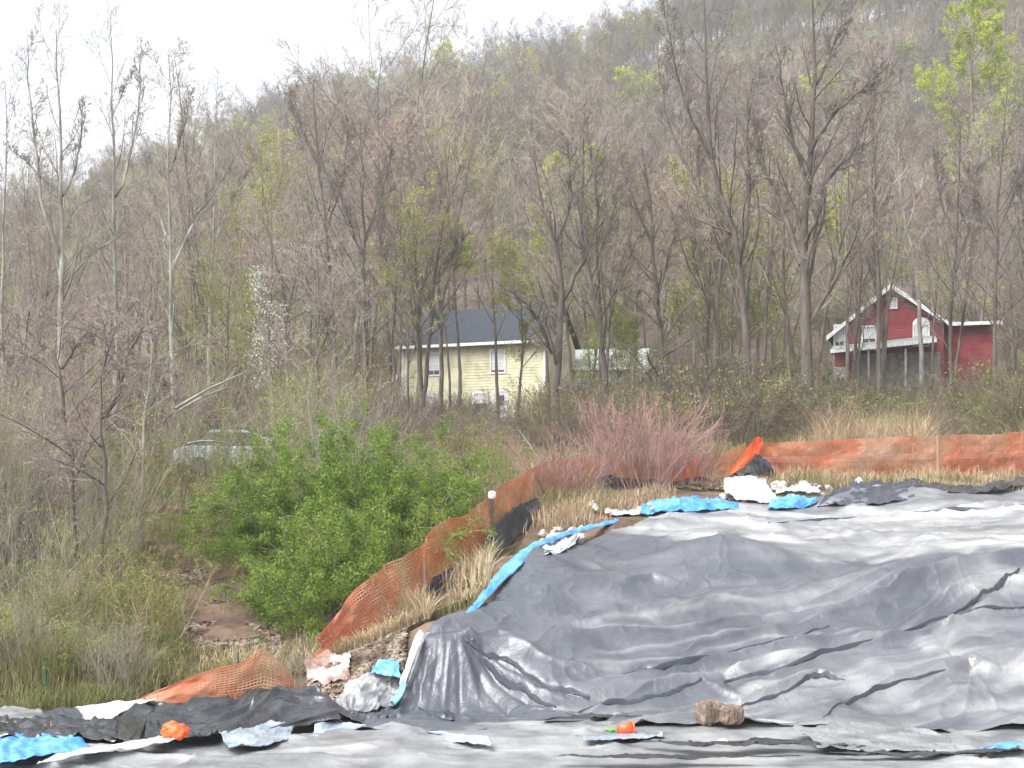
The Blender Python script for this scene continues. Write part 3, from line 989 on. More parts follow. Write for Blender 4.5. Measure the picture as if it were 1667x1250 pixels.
brown = dict(bark='bark_dark', twig='twig_dark', limbs=17, lv2=7, lv3=5, lv4=3, start=0.25, ang=(25, 50), lratio=0.26, up=0.10, twig_r=0.009, crown_lv=4)
named_tree('dark tree whose V-shaped fork stands against the crest', 58, 548,
           [([(545, 560), (535, 420), (525, 320), (515, 260), (511, 130)], 0.16, 0.02), ([(517, 262), (495, 220, .4), (478, 170, .8), (465, 150, 1)], 0.08, 0.014), ([(530, 380), (560, 290, -.5), (566, 200, -1)], 0.07, 0.012)], **brown)
named_tree('straight dark trunk standing just left of the yellow house', 56, 594,
           [([(594, 600), (593, 480), (592, 380), (590, 290), (586, 190)], 0.15, 0.02), ([(592, 400), (620, 320, .4), (640, 240, .6)], 0.05, 0.01), ([(592, 420), (560, 340, -.4), (545, 270, -.6)], 0.05, 0.01)], **brown)
named_tree('twin-trunked tree in front of the yellow house left corner', 62, 688,
           [([(684, 600), (680, 520), (676, 420), (672, 330), (665, 230)], 0.14, 0.018), ([(688, 660), (700, 560, -.3), (706, 460, -.4), (720, 360, -.5), (755, 260, -.6)], 0.13, 0.016), ([(704, 470, -.4), (735, 420), (760, 380)], 0.05, 0.01)], **brown)
named_tree('thin dark tree with upright branches behind the green bush', 60, 640,
           [([(640, 600), (642, 480), (655, 380), (650, 280)], 0.10, 0.014), ([(642, 480), (622, 400, .4), (615, 320, .5)], 0.05, 0.01)], **brown)
named_tree('stout dark trunk leaning over beside the yellow house right corner', 55, 905,
           [([(905, 610), (908, 560), (918, 480), (905, 400), (885, 340), (870, 260)], 0.26, 0.03), ([(900, 575), (880, 525, -.8), (850, 488, -1.2), (812, 462, -1.5)], 0.12, 0.02),
            ([(915, 490), (955, 420, .5), (975, 340, .8), (960, 240, 1)], 0.14, 0.02), ([(905, 400), (930, 330), (925, 230)], 0.09, 0.015), ([(908, 630), (930, 640, -1), (955, 625, -1.6)], 0.10, 0.02)], **brown)
named_tree('dark leaning trunk behind the red-twigged shrub', 58, 988,
           [([(986, 600), (975, 520), (960, 450), (940, 380), (950, 280), (952, 170)], 0.20, 0.02), ([(962, 450), (990, 380, .5), (1010, 300, .8)], 0.08, 0.012), ([(975, 520), (1015, 450, -.5), (1040, 380, -.6)], 0.08, 0.012)], **brown)
named_tree('vine-shaggy dark tree left of the big forked tree', 60, 1078,
           [([(1078, 600), (1072, 500), (1060, 420), (1062, 330), (1045, 240)], 0.22, 0.03), ([(1070, 480), (1095, 400, .5), (1105, 330, .6)], 0.10, 0.015), ([(1062, 400), (1030, 320, .4), (1005, 250, .8)], 0.09, 0.015)],
           bark='bark_dark', twig='twig_plum', limbs=22, lv2=7, lv3=5, lv4=2, start=0.1, ang=(25, 70), lratio=0.2, up=0.02, twig_r=0.009, crown_lv=4)
named_tree('large V-forked bare tree whose top leaves the frame', 57, 1222,
           [([(1218, 600), (1212, 500), (1205, 410), (1180, 340), (1158, 260), (1148, 150), (1145, -20)], 0.24, 0.03), ([(1200, 390), (1170, 355, .5), (1140, 310, .8), (1118, 270, 1), (1085, 200, 1.4), (1070, 90, 1.6)], 0.11, 0.015),
            ([(1158, 260), (1120, 180, -.6), (1095, 90, -1), (1080, 0, -1.2)], 0.09, 0.012), ([(1205, 420), (1225, 330, -.5), (1215, 230, -.8), (1230, 120, -1)], 0.10, 0.014)], **brown)
named_tree('biggest bare tree, broad fan of limbs beside the red house', 54, 1312,
           [([(1318, 620), (1312, 520), (1305, 430), (1312, 340), (1318, 250), (1326, 120), (1322, -10)], 0.34, 0.04), ([(1305, 430), (1285, 370, .5), (1262, 310, 1), (1230, 250, 1.4), (1200, 190, 1.8)], 0.17, 0.02),
            ([(1250, 290, 1.1), (1235, 230, 1.2), (1215, 170, 1.2)], 0.07, 0.012), ([(1318, 250), (1350, 190, -.6), (1400, 150, -1), (1440, 110, -1.4)], 0.12, 0.015), ([(1312, 340), (1345, 290, .5), (1390, 250, 1), (1432, 130, 1.6)], 0.12, 0.015),
            ([(1316, 300), (1290, 230, -.6), (1275, 150, -1), (1260, 60, -1.2)], 0.12, 0.015), ([(1308, 400), (1335, 350, -1), (1345, 270, -1.2)], 0.10, 0.015), ([(1325, 150), (1360, 70, .6), (1380, 0, .8)], 0.08, 0.012)], **brown)
named_tree('bent ash-grey trunk with broken stubs right of the big tree', 70, 1500,
           [([(1500, 580), (1495, 450), (1480, 380), (1464, 320), (1462, 240)], 0.18, 0.03), ([(1478, 370), (1500, 300, .5), (1512, 250, .8)], 0.07, 0.012), ([(1466, 320), (1440, 270, -.5), (1420, 240, -.6)], 0.06, 0.012)],
           bark='bark_pale', twig='twig', limbs=9, lv2=5, lv3=4, lv4=3, start=0.3, ang=(30, 60), lratio=0.22, up=0.06, twig_r=0.01, crown_lv=4)
named_tree('dark slender trunk in front of the red house wing', 62, 1545,
           [([(1546, 560), (1550, 480), (1556, 400), (1560, 300), (1565, 180)], 0.14, 0.02), ([(1552, 460), (1580, 370, .5), (1590, 280, .8)], 0.06, 0.01), ([(1556, 400), (1530, 320, .5), (1520, 240, .6)], 0.06, 0.01)], **brown)
named_tree('dark upright trunk at the right edge beyond the red house', 60, 1618,
           [([(1620, 560), (1618, 470), (1622, 380), (1630, 260), (1640, 140)], 0.14, 0.02), ([(1620, 420), (1590, 350, .5), (1575, 270, .6)], 0.06, 0.01), ([(1622, 380), (1660, 300, .3), (1680, 220, .5)], 0.06, 0.01)], **brown)
named_tree('thin bare tree just left of the red house gable', 66, 1398,
           [([(1398, 600), (1399, 520), (1402, 420), (1396, 330)], 0.10, 0.014), ([(1400, 480), (1425, 400, .4), (1440, 330, .5)], 0.04, 0.01)], **brown)
named_tree('thin trunk between shed and big forked tree', 64, 1150,
           [([(1150, 600), (1152, 500), (1158, 400), (1150, 300)], 0.11, 0.014), ([(1152, 500), (1130, 420, .4), (1120, 340, .5)], 0.05, 0.01)], **brown)
# bright spring-green trees
def green_tree(label, px, py, d, wpx, hpx, leaf='leaf_spring', n=9000, ls=0.15, seed=1, twig='twig', start=0.25, ang=(35, 75)):
    h = hpx / F_PX * d
    x = (px - CX) / F_PX * d
    ztop = P(px, py - hpx * 0.5, d)[2]
    zg = Hs(x, d)
    H_ = ztop - zg
    ms = tree_meshes('green%d' % px, seed + px, h=H_, r=0.012 * H_, limbs=16, lv2=8, lv3=6, start=max(0.12, 1 - h / H_), ang=ang, lratio=0.62 * min(1.0, wpx / F_PX * d / H_ * 1.5), crown_lv=3, twig_r=0.01, leaf=leaf, nleaf=n, lsize=ls, twig=twig)
    return tag(tree_obj(ms, (x, d, zg - 0.1), name='leafing_tree'), label, 'tree')
green_tree('round yellow-green leafing tree above the red house', 1392, 385, 84, 120, 120, n=26000, ls=0.15)
green_tree('bright yellow-green leafing tree in the middle of the wood', 992, 350, 82, 120, 150, n=24000, ls=0.15)
green_tree('tall yellow-green tree high on the slope, top right', 1582, 110, 120, 170, 240, n=26000, ls=0.2)
green_tree('faintly green tree below the tall one at the right', 1600, 300, 90, 150, 160, leaf='leaf_bud', n=18000, ls=0.15)
green_tree('small lime-green sapling rising left above the yellow house', 745, 415, 78, 80, 90, n=9000, ls=0.15)
green_tree('pale green tree beside the leaning dark trunk', 930, 440, 70, 140, 170, leaf='leaf_bud', n=14000, ls=0.10)
green_tree('small lime tree high on the hill crest', 742, 112, 285, 60, 60, n=5000, ls=0.32)
green_tree('hazy lime tree halfway up the hill', 1015, 180, 190, 90, 90, n=9000, ls=0.3)
green_tree('olive leafing tree close to the pale house', 1010, 600, 66, 130, 150, leaf='leaf_olive', n=12000, ls=0.09)
green_tree('olive leafing tree above the left thicket', 380, 560, 50, 150, 240, leaf='leaf_olive', n=7000, ls=0.07)
green_tree('white-blossomed small tree above the green bush', 450, 545, 46, 90, 220, leaf='blossom', n=1100, ls=0.08, twig='twig_pale', ang=(20, 45))

# ------------------------------------------------------------------ the woods: nearest ones as things, the rest as one mass
rng = np.random.RandomState(5)
cand = []
y = 62.0
while y < 318:
    sp = 4.3 + (y - 60) * 0.004
    n = int(1.06 * y / sp)
    for i in range(n):
        x = (-0.53 + 1.06 * (i + rng.rand()) / n) * y
        cand.append((x, y + rng.uniform(-0.5, 0.5) * sp))
    y += sp * 0.93
cand = np.array(cand)
keep = []
for (x, yy) in cand:
    px = x / yy * F_PX + CX
    if yy < 106 and 585 < px < 1075 and yy > 84: continue       # yard of the yellow and pale houses
    if yy < 104 and 1325 < px < 1640 and yy > 80: continue
    if yy < 84 and 600 < px < 1040 and rng.rand() < 0.1: continue       # keep the houses in view
    if yy < 80 and 1330 < px < 1630 and rng.rand() < 0.25: continue
    if yy < 90 and 1080 < px < 1160 and rng.rand() < 0.6: continue
    keep.append((x, yy))
keep = np.array(sorted(keep, key=lambda q: q[1]))
inview = np.abs(keep[:, 0] / keep[:, 1]) < 0.42
near_i = np.where(inview)[0][:235]
near_set = set(near_i.tolist())
kinds = {
    'bare': (protos, 'bare grey-brown tree with spreading crown at the hill foot', 'spreading bare trees at the foot of the hill'),
    'slim': (slim, 'slim straight bare tree with narrow crown at the hill foot', 'slim bare trees at the foot of the hill'),
    'bud': (budding, 'half-leafed olive tree among bare ones at the hill foot', 'half-leafed trees at the foot of the hill'),
}
def cap_scale(x, y, z):
    """trees keep below the crest line behind them (the wood at the hill foot is young growth)"""
    crest = ridge_z(x / y) + 9.5 - CAMZ
    room = (CAMZ + crest / RIDGE_D * y * 0.90 - z) / 17.0
    return min(1.0, max(0.3, room))
first = {}
for i in near_i:
    x, yy = keep[i]
    t = rng.rand()
    kd = 'bare' if t < 0.50 else ('slim' if t < 0.80 else 'bud')
    L, lab, grp = kinds[kd]
    j = rng.randint(len(L))
    loc = (x, yy, Hs(x, yy) - 0.1)
    if (kd, j) not in first:
        o = tree_obj(L[j], loc)
        first[(kd, j)] = o
    else:
        o = copy_tree(first[(kd, j)])
        o.location = loc
    px = x / yy * F_PX + CX
    zone = 'at the far left' if px < 300 else 'left of the yellow house' if px < 600 else 'around the yellow house' if px < 900 else 'between the two houses' if px < 1330 else 'around the red house'
    tag(o, lab.replace('at the hill foot', zone), 'tree', grp.replace('at the foot of the hill', zone))
    o.rotation_euler = (rng.normal(0, 0.03), rng.normal(0, 0.03), rng.rand() * 6.28)
    s = rng.uniform(0.6, 0.95) * cap_scale(x, yy, loc[2])
    o.scale = (s, s, s * rng.uniform(0.95, 1.1))
fill = np.stack([rng.uniform(-0.5, 0.5, 900), rng.uniform(225, 312, 900)], 1)
fill[:, 0] *= fill[:, 1]
rest = np.concatenate([np.array([keep[i] for i in range(len(keep)) if i not in near_set]), fill])

wood_col = bpy.data.collections.new('wood_kinds')
def joined(key, ms):
    """trunk, crown and foliage of a far tree as one mesh"""
    vs, qs, mi, off = [], [], [], 0
    me = bpy.data.meshes.new(key)
    for k_, m in enumerate([m for m in ms if m]):
        v = np.empty(len(m.vertices) * 3, np.float32)
        m.vertices.foreach_get('co', v)
        q = np.empty(len(m.loops), np.int32)
        m.loops.foreach_get('vertex_index', q)
        vs.append(v.reshape(-1, 3))
        qs.append(q.reshape(-1, 4) + off)
        mi.append(np.full(len(m.polygons), k_, np.int32))
        off += len(m.vertices)
    me = mesh_np(key, np.concatenate(vs), np.concatenate(qs))
    for m in [m for m in ms if m]: me.materials.append(m.materials[0])
    me.polygons.foreach_set('material_index', np.concatenate(mi))
    return me
for i, ms in enumerate(far + far_bud):
    o = bpy.data.objects.new('wood_%02d' % i, joined('wood_%02d' % i, ms))
    wood_col.objects.link(o)
pz = np.stack([rest[:, 0], rest[:, 1], H(rest[:, 0], rest[:, 1]) - 0.2], 1)
nr = len(rest)


def scatter(name, label, cat, pts, idx, turn, size, col):
    """one object of many instances: points carry kind, turn and size"""
    n = len(pts)
    wm = bpy.data.meshes.new(name)
    wm.vertices.add(n)
    wm.vertices.foreach_set('co', pts.astype(np.float32).ravel())
    wm.attributes.new('kind_index', 'INT', 'POINT').data.foreach_set('value', idx.astype(np.int32))
    wm.attributes.new('turn', 'FLOAT_VECTOR', 'POINT').data.foreach_set('vector', turn.astype(np.float32).ravel())
    wm.attributes.new('size', 'FLOAT_VECTOR', 'POINT').data.foreach_set('vector', size.astype(np.float32).ravel())
    wm.update()
    wf = tag(link(name, wm), label, cat, kind='stuff')
    ng = bpy.data.node_groups.new(name, 'GeometryNodeTree')
    ng.interface.new_socket('Geometry', in_out='INPUT', socket_type='NodeSocketGeometry')
    ng.interface.new_socket('Geometry', in_out='OUTPUT', socket_type='NodeSocketGeometry')
    gi, go = ng.nodes.new('NodeGroupInput'), ng.nodes.new('NodeGroupOutput')
    ci = ng.nodes.new('GeometryNodeCollectionInfo')
    ci.inputs[0].default_value = col
    ci.inputs['Separate Children'].default_value = True
    iop = ng.nodes.new('GeometryNodeInstanceOnPoints')
    iop.inputs['Pick Instance'].default_value = True
    def named(nm, ty):
        nd = ng.nodes.new('GeometryNodeInputNamedAttribute')
        nd.data_type = ty
        nd.inputs[0].default_value = nm
        return nd.outputs[0]
    ng.links.new(gi.outputs[0], iop.inputs['Points'])
    ng.links.new(ci.outputs[0], iop.inputs['Instance'])
    ng.links.new(named('kind_index', 'INT'), iop.inputs['Instance Index'])
    er = ng.nodes.new('FunctionNodeEulerToRotation')
    ng.links.new(named('turn', 'FLOAT_VECTOR'), er.inputs[0])
    ng.links.new(er.outputs[0], iop.inputs['Rotation'])
    ng.links.new(named('size', 'FLOAT_VECTOR'), iop.inputs['Scale'])
    ng.links.new(iop.outputs[0], go.inputs[0])
    wf.modifiers.new('scatter', 'NODES').node_group = ng
    return wf


def turns(n):
    return np.stack([rng.normal(0, 0.04, n), rng.normal(0, 0.04, n), rng.rand(n) * 6.28], 1)


tt = rng.rand(nr)
idx = np.where(tt < 0.86, rng.randint(0, 5, nr), np.where(tt < 0.955, 5, 6))
sc = np.where(pz[:, 1] > 230, rng.uniform(0.66, 0.8, nr), rng.uniform(0.68, 1.12, nr)) * np.array([cap_scale(q[0], q[1], q[2]) if q[1] < 240 else 1.0 for q in pz])
sc[-900:] *= rng.uniform(0.55, 0.85, 900)
scatter('distant_forest', 'mass of bare grey-brown trees covering the hillside up to its crest', 'forest', pz, idx, turns(nr), np.stack([sc * 1.1, sc * 1.1, sc * rng.uniform(0.9, 1.1, nr)], 1), wood_col)
# brush between the trunks at the hill foot
brush_col = bpy.data.collections.new('brush_kinds')
for i in range(4):
    ms = shrub_meshes('under%d' % i, 330 + i, n=14, h=3.0, spread=32, r=0.016, base_r=0.6, l1=7, l2=6, up=0.04, wob=0.12, stem='twig_brush', leaf=(None, 'leaf_bud', None, 'leaf_olive')[i], nleaf=700, lsize=0.08, rmin=0.007)
    brush_col.objects.link(bpy.data.objects.new('under_%02d' % i, joined('under_%02d' % i, ms)))
up_ = []
while len(up_) < 1150:
    y_ = rng.uniform(46, 118)
    x_ = rng.uniform(-0.5, 0.5) * y_
    px = x_ / y_ * F_PX + CX
    if y_ < 64 and 560 < px < 900 and rng.rand() < 0.6: continue
    if 84 < y_ < 103 and (580 < px < 1065 or 1080 < px < 1165 or 1325 < px < 1640): continue
    if y_ < 60 and px > 1180 and rng.rand() < 0.6: continue
    up_.append((x_, y_))
up_ = np.array(up_)
n_ = len(up_)
s_ = rng.uniform(0.5, 1.25, n_)
pxu = up_[:, 0] / up_[:, 1] * F_PX + CX
s_ = np.where((up_[:, 1] < 90) & (pxu > 640) & (pxu < 890), s_ * 0.65, s_)
s_ = np.where((up_[:, 1] < 84) & (((pxu > 600) & (pxu < 1040)) | ((pxu > 1330) & (pxu < 1630))), s_ * 0.8, s_)
scatter('undergrowth', 'grey-brown leafless brush filling the gaps between the trunks', 'undergrowth', np.stack([up_[:, 0], up_[:, 1], H(up_[:, 0], up_[:, 1]) - 0.1], 1), rng.randint(0, 4, n_), turns(n_), np.stack([s_ * 1.2, s_ * 1.2, s_], 1), brush_col)
print('triangles', sum(len(m.loops) - 2 * len(m.polygons) for m in bpy.data.meshes))
print('forest', nr, 'near', len(near_i))

# ------------------------------------------------------------------ thicket on the left, bushes, weeds
def put_shrub(label, px, d, ms, scale=1.0, name='shrub', group=None, cat='shrub', rz=None, dz=0.0):
    x = (px - CX) / F_PX * d
    return tag(shrub_obj(ms, (x, d, Hs(x, d) + dz), rng.rand() * 6.28 if rz is None else rz, scale, name), label, cat, group)

brush = [shrub_meshes('brush%d' % i, 300 + i, n=16, h=3.0 + 0.5 * i, spread=26, r=0.016, base_r=0.5, l1=7, l2=5, up=0.05, wob=0.10, stem=('twig_olive', 'twig', 'twig_pale', 'twig_plum')[i], leaf=('leaf_olive', 'leaf_olive', 'leaf_olive', None)[i], nleaf=(3000, 1700, 1000, 0)[i], lsize=0.055) for i in range(4)]
blabs = (('olive-leaved brush shrub in the left thicket', 'olive-leaved shrubs of the left thicket'), ('grey-stemmed shrub with few leaves in the left thicket', 'grey-stemmed shrubs of the left thicket'),
         ('pale-stemmed shrub in the left thicket', 'pale-stemmed shrubs of the left thicket'), ('leafless plum-brown shrub in the left thicket', 'plum-brown shrubs of the left thicket'))
bfirst = {}
for i in range(105):
    d = 23.5 + 27 * rng.rand() ** 1.1
    px = rng.uniform(-140, 470 if d < 33 else 620)
    if d < 33.5 and 265 < px < 470: continue     # the bare bank stays open
    if d < 31 and px > 400: continue
    j = rng.choice(4, p=[0.32, 0.2, 0.2, 0.28])
    x = (px - CX) / F_PX * d
    s = rng.uniform(0.55, 1.0) * (0.8 if d < 27 else 1.15)
    if j not in bfirst:
        o = shrub_obj(brush[j], (0, 0, 0))
        bfirst[j] = o
    else:
        o = copy_tree(bfirst[j])
    zone = ('front of the ' if d < 29 else 'back of the ') + ('left thicket, near the frame edge' if px < 200 else 'left thicket, towards the green bush')
    tag(o, blabs[j][0].replace('in the left thicket', 'at the ' + zone), 'shrub', blabs[j][1].replace('of the left thicket', 'at the ' + zone))
    o.location = (x, d, Hs(x, d) - 0.05)
    o.rotation_euler = (0, 0, rng.rand() * 6.28)
    o.scale = (s, s, s * rng.uniform(0.9, 1.2))

wfirst = {}
for i in range(34):
    d = rng.uniform(21.3, 24.5)
    px = rng.uniform(-60, 520)
    if 225 < px < 480: continue
    j = rng.randint(4)
    x = (px - CX) / F_PX * d
    if j not in wfirst:
        o = shrub_obj(brush[j], (0, 0, 0), name='weed')
        wfirst[j] = o
    else:
        o = copy_tree(wfirst[j])
    o.location = (x, d, Hs(x, d) - 0.03)
    o.rotation_euler = (0, 0, rng.rand() * 6.28)
    s = rng.uniform(0.16, 0.36)
    o.scale = (s * 1.4, s * 1.4, s)
    zone = 'left of the green post' if px < 72 else 'right of the green post' if px < 250 else 'behind the short orange fence'
    tag(o, ('low olive weed ', 'low grey-stemmed weed ', 'low pale-stemmed weed ', 'low leafless brown weed ')[j] + zone, 'weed', ('olive', 'grey-stemmed', 'pale-stemmed', 'brown')[j] + ' weeds ' + zone)

# crooked dark trunks with purple-brown vine tops
vine = dict(bark='bark_dark', twig='twig_plum', limbs=16, lv2=7, lv3=5, lv4=3, start=0.35, ang=(30, 75), lratio=0.42, up=-0.03, twig_r=0.006, crown_lv=4)
named_tree('crooked dark tree with drooping top in the left thicket', 27, 118, [([(118, 740), (104, 660), (102, 610), (92, 565), (72, 540), (60, 560)], 0.09, 0.02), ([(100, 600), (125, 560, .3), (150, 530, .5)], 0.05, 0.01)], name='thicket_tree', **vine)
named_tree('dark twin-stemmed thicket tree under a purple-brown vine top', 26.5, 168, [([(168, 740), (166, 660), (172, 590), (190, 530)], 0.08, 0.015), ([(168, 680), (195, 640, .2), (205, 580, .3), (235, 530, .4)], 0.06, 0.012)], name='thicket_tree', **vine)
named_tree('thicket tree with pale peeling stem right of the vine top', 32, 232, [([(230, 740), (236, 660), (245, 600), (240, 510), (246, 480)], 0.07, 0.015), ([(236, 680), (255, 640, .2), (275, 590, .3)], 0.04, 0.01)], name='thicket_tree', **dict(vine, bark='bark_pale'))
named_tree('small dark tree deep in the left thicket', 37, 40, [([(40, 740), (44, 640), (38, 560), (50, 500)], 0.07, 0.015), ([(42, 660), (15, 600, .2), (0, 550, .3)], 0.04, 0.01)], name='thicket_tree', **vine)
named_tree('thin forked tree at the right end of the left thicket', 40, 520, [([(518, 640), (512, 560), (520, 470), (515, 400)], 0.07, 0.012), ([(514, 590), (540, 520, .2), (548, 440, .3)], 0.05, 0.01)], name='thicket_tree', **dict(vine, up=0.06, twig='twig'))

def stick(label, a, b, r0, r1, bark='bark_pale', name='fallen_branch'):
    A, B = P(*a), P(*b)
    pts, _ = resample([A, A * 0.6 + B * 0.4 + np.array([0, 0, 0.06]), B], 8)
    base = (pts[None] - A, np.linspace(r0, r1, 8)[None], np.array([np.linalg.norm(B - A)]))
    g = np.random.RandomState(int(a[0]))
    s1 = grow(base, 6, 0.3, 0.95, (20, 50), 0.3, 5, g, 0.1, 0.02, 0.5, 0.4, 0.006)
    r = empty(name, tuple(A))
    link('stem', mesh_np('stick', *tubes([base, s1], [6, 3]), M[bark], True), r)
    return tag(r, label, 'branch')
stick('long pale dead branch leaning right through the left thicket', (285, 665, 31), (402, 604, 32.5), 0.035, 0.012)
stick('second pale dead branch just below the longest one', (292, 668, 30.5), (375, 628, 31.4), 0.028, 0.01)
stick('short level pale branch left of the green bush top', (305, 722, 31), (368, 720, 31.2), 0.03, 0.015)
stick('white dead sapling in front of the red-twigged shrub', (945, 800, 34.6), (942, 705, 34.8), 0.022, 0.008)
stick('pale dead sapling leaning left by the fence bend', (905, 790, 34.2), (845, 700, 34.6), 0.02, 0.007)

# the big green bush: arching canes
def cane_bush(label, px, d, seed, n, h, spread, base_r, nleaf, lsize, leaf, scale=1.0, stem='twig_olive', name='green_bush', drop=-0.075, dz=0):
    ms = shrub_meshes('cane%d' % seed, seed, n=n, h=h, spread=spread, r=0.013, base_r=base_r, l1=8, l2=4, up=drop, wob=0.10, stem=stem, leaf=leaf, nleaf=nleaf, lsize=lsize, l1r=0.3, l2r=0.5, lsp=0.07, ang=(20, 60), clump=1.35)
    return put_shrub(label, px, d, ms, scale, name, cat='bush', dz=dz)
cane_bush('big bright green bush with arching canes, behind the orange fence', 572, 30.5, 401, 120, 3.8, 60, 0.8, 210000, 0.056, 'leaf_green', (0.86, 0.86, 0.92))
cane_bush('right-hand end of the green growth, below the yellow house', 652, 30.6, 402, 60, 3.1, 56, 0.6, 100000, 0.054, 'leaf_green', (0.74, 0.74, 0.78))
cane_bush('lower dark green bush close to the fence bottom', 520, 26.2, 403, 60, 2.4, 66, 0.6, 70000, 0.05, 'leaf_green', 0.8)
cane_bush('yellow-green thin bush on the left flank of the big bush', 425, 32.0, 404, 60, 3.4, 60, 0.8, 22000, 0.06, 'leaf_olive', 0.85)
cane_bush('dark green leafy bush at the foot of the big bush', 620, 27.5, 405, 60, 2.6, 66, 0.7, 70000, 0.05, 'leaf_green', 0.9)
cane_bush('low fresh green shrub at the lower left frame edge', 15, 23.4, 420, 40, 1.3, 60, 0.5, 16000, 0.05, 'leaf_olive', 0.9)
cane_bush('low fresh green shrub behind the green steel post', 118, 23.8, 421, 40, 1.2, 60, 0.5, 12000, 0.05, 'leaf_olive', 0.8)
cane_bush('low green shrub left of the short orange fence', 235, 23.2, 422, 30, 0.9, 60, 0.4, 8000, 0.045, 'leaf_olive', 0.8)
cane_bush('olive bush between the green bush and the fence bend', 790, 35.5, 406, 50, 3.0, 55, 0.8, 16000, 0.05, 'leaf_olive', 0.8)
cane_bush('rounded green shrub beneath the red house wing', 1575, 62, 407, 60, 3.4, 60, 1.0, 22000, 0.09, 'leaf_green', (1.3, 1.0, 0.8))
cane_bush('green shrub under the shed at the edge of the wood', 1150, 60, 408, 50, 3.2, 60, 1.0, 16000, 0.09, 'leaf_dark', (1.2, 1.0, 0.8))
cane_bush('dark evergreen vine mass at the foot of the biggest tree', 1300, 52, 409, 70, 3.6, 45, 1.0, 16000, 0.08, 'leaf_dark', (1.0, 1.0, 0.9))
cane_bush('dark olive undergrowth left of the biggest tree', 1215, 52, 410, 60, 3.4, 50, 1.0, 10000, 0.08, 'leaf_olive', (1.1, 1.0, 0.8))
cane_bush('olive shrub behind the straw-coloured weeds', 1430, 56, 411, 60, 3.0, 60, 1.0, 14000, 0.08, 'leaf_olive', (1.5, 1.0, 0.7))
cane_bush('low green shrub behind the right end of the fence', 1650, 54, 412, 50, 2.8, 60, 1.0, 10000, 0.08, 'leaf_olive', (1.3, 1.0, 0.8))
cane_bush('yellow-flowered shrub above the parked cars', 478, 43, 413, 30, 1.9, 55, 0.3, 3200, 0.06, 'forsythia', 0.7)
cane_bush('small yellow-flowered shrub beside the shed', 1166, 66, 414, 25, 1.6, 50, 0.3, 1800, 0.09, 'forsythia', 0.7)
cane_bush('brown leafless shrub in front of the yellow house wall', 740, 60, 415, 60, 3.0, 55, 0.9, 100, 0.05, 'leaf_olive', (1.2, 1, 0.6), stem='twig_plum')
cane_bush('olive leafing shrub under the pale house windows', 960, 58, 416, 60, 3.6, 55, 0.9, 9000, 0.07, 'leaf_olive', (1.2, 1, 0.75))

def red_shrub(label, px, d, seed, n, h, scale):
    ms = shrub_meshes('dogwood%d' % seed, seed, n=n, h=h, spread=42, r=0.011, base_r=0.7, l1=8, l2=5, up=0.035, wob=0.09, stem='twig_red', leaf=None, l1r=0.42, l2r=0.5, rmin=0.0045, ang=(10, 32))
    return put_shrub(label, px, d, ms, scale, 'red_twig_shrub')
red_shrub('widest red-twigged bare shrub behind the fence bend', 1045, 34.9, 450, 90, 2.45, (1.15, 1, 0.95))
red_shrub('smaller red-twigged bare shrub at the fence corner', 922, 32.7, 451, 55, 1.6, (1.0, 1, 0.95))
red_shrub('low red-twigged shrub at the right of the widest one', 1118, 35.6, 452, 40, 1.5, (0.9, 1, 0.95))

def blades(n, regions, hgt, width, seed, lean=0.35):
    """regions: (px0, px1, d0, d1, weight, height factor)"""
    g = np.random.RandomState(seed)
    w = np.array([r[4] for r in regions], float)
    pick = g.choice(len(regions), n, p=w / w.sum())
    R = np.array(regions)[pick]
    d = R[:, 2] + (R[:, 3] - R[:, 2]) * g.rand(n)
    px = R[:, 0] + (R[:, 1] - R[:, 0]) * g.rand(n)
    x = (px - CX) / F_PX * d
    cl = vnoise(x * 0.9, d * 0.9, 4) > g.uniform(-0.9, 0.5, n)
    cl &= ~((px > 290) & (px < 455) & (d > 23.8) & (d < 31) & (g.rand(n) < 0.88))
    x, d, R = x[cl], d[cl], R[cl]
    n = len(x)
    z = H(x, d) - 0.03
    h = hgt * R[:, 5] * g.uniform(0.3, 1.2, n) * (1 + 0.7 * vnoise(x * 1.1, d * 1.1, 6))
    az = g.rand(n) * 6.28
    ln = np.abs(g.normal(0, lean, n)) * h
    wd = width * g.uniform(0.6, 1.2, n)
    sx_, sy_ = np.cos(az + 1.57) * wd, np.sin(az + 1.57) * wd
    b = np.stack([x, d, z], 1)
    side = np.stack([sx_, sy_, np.zeros(n)], 1)
    mid = b + np.stack([np.cos(az) * ln * 0.3, np.sin(az) * ln * 0.3, h * 0.6], 1)
    tip = b + np.stack([np.cos(az) * ln, np.sin(az) * ln, h], 1)
    v = np.stack([b - side, b + side, mid + side * 0.8, mid - side * 0.8, tip + side * 0.15, tip - side * 0.15], 1).reshape(-1, 3)
    o = np.arange(n)[:, None] * 6
    q = np.concatenate([o + np.array([0, 1, 2, 3]), o + np.array([3, 2, 4, 5])])
    return v, q

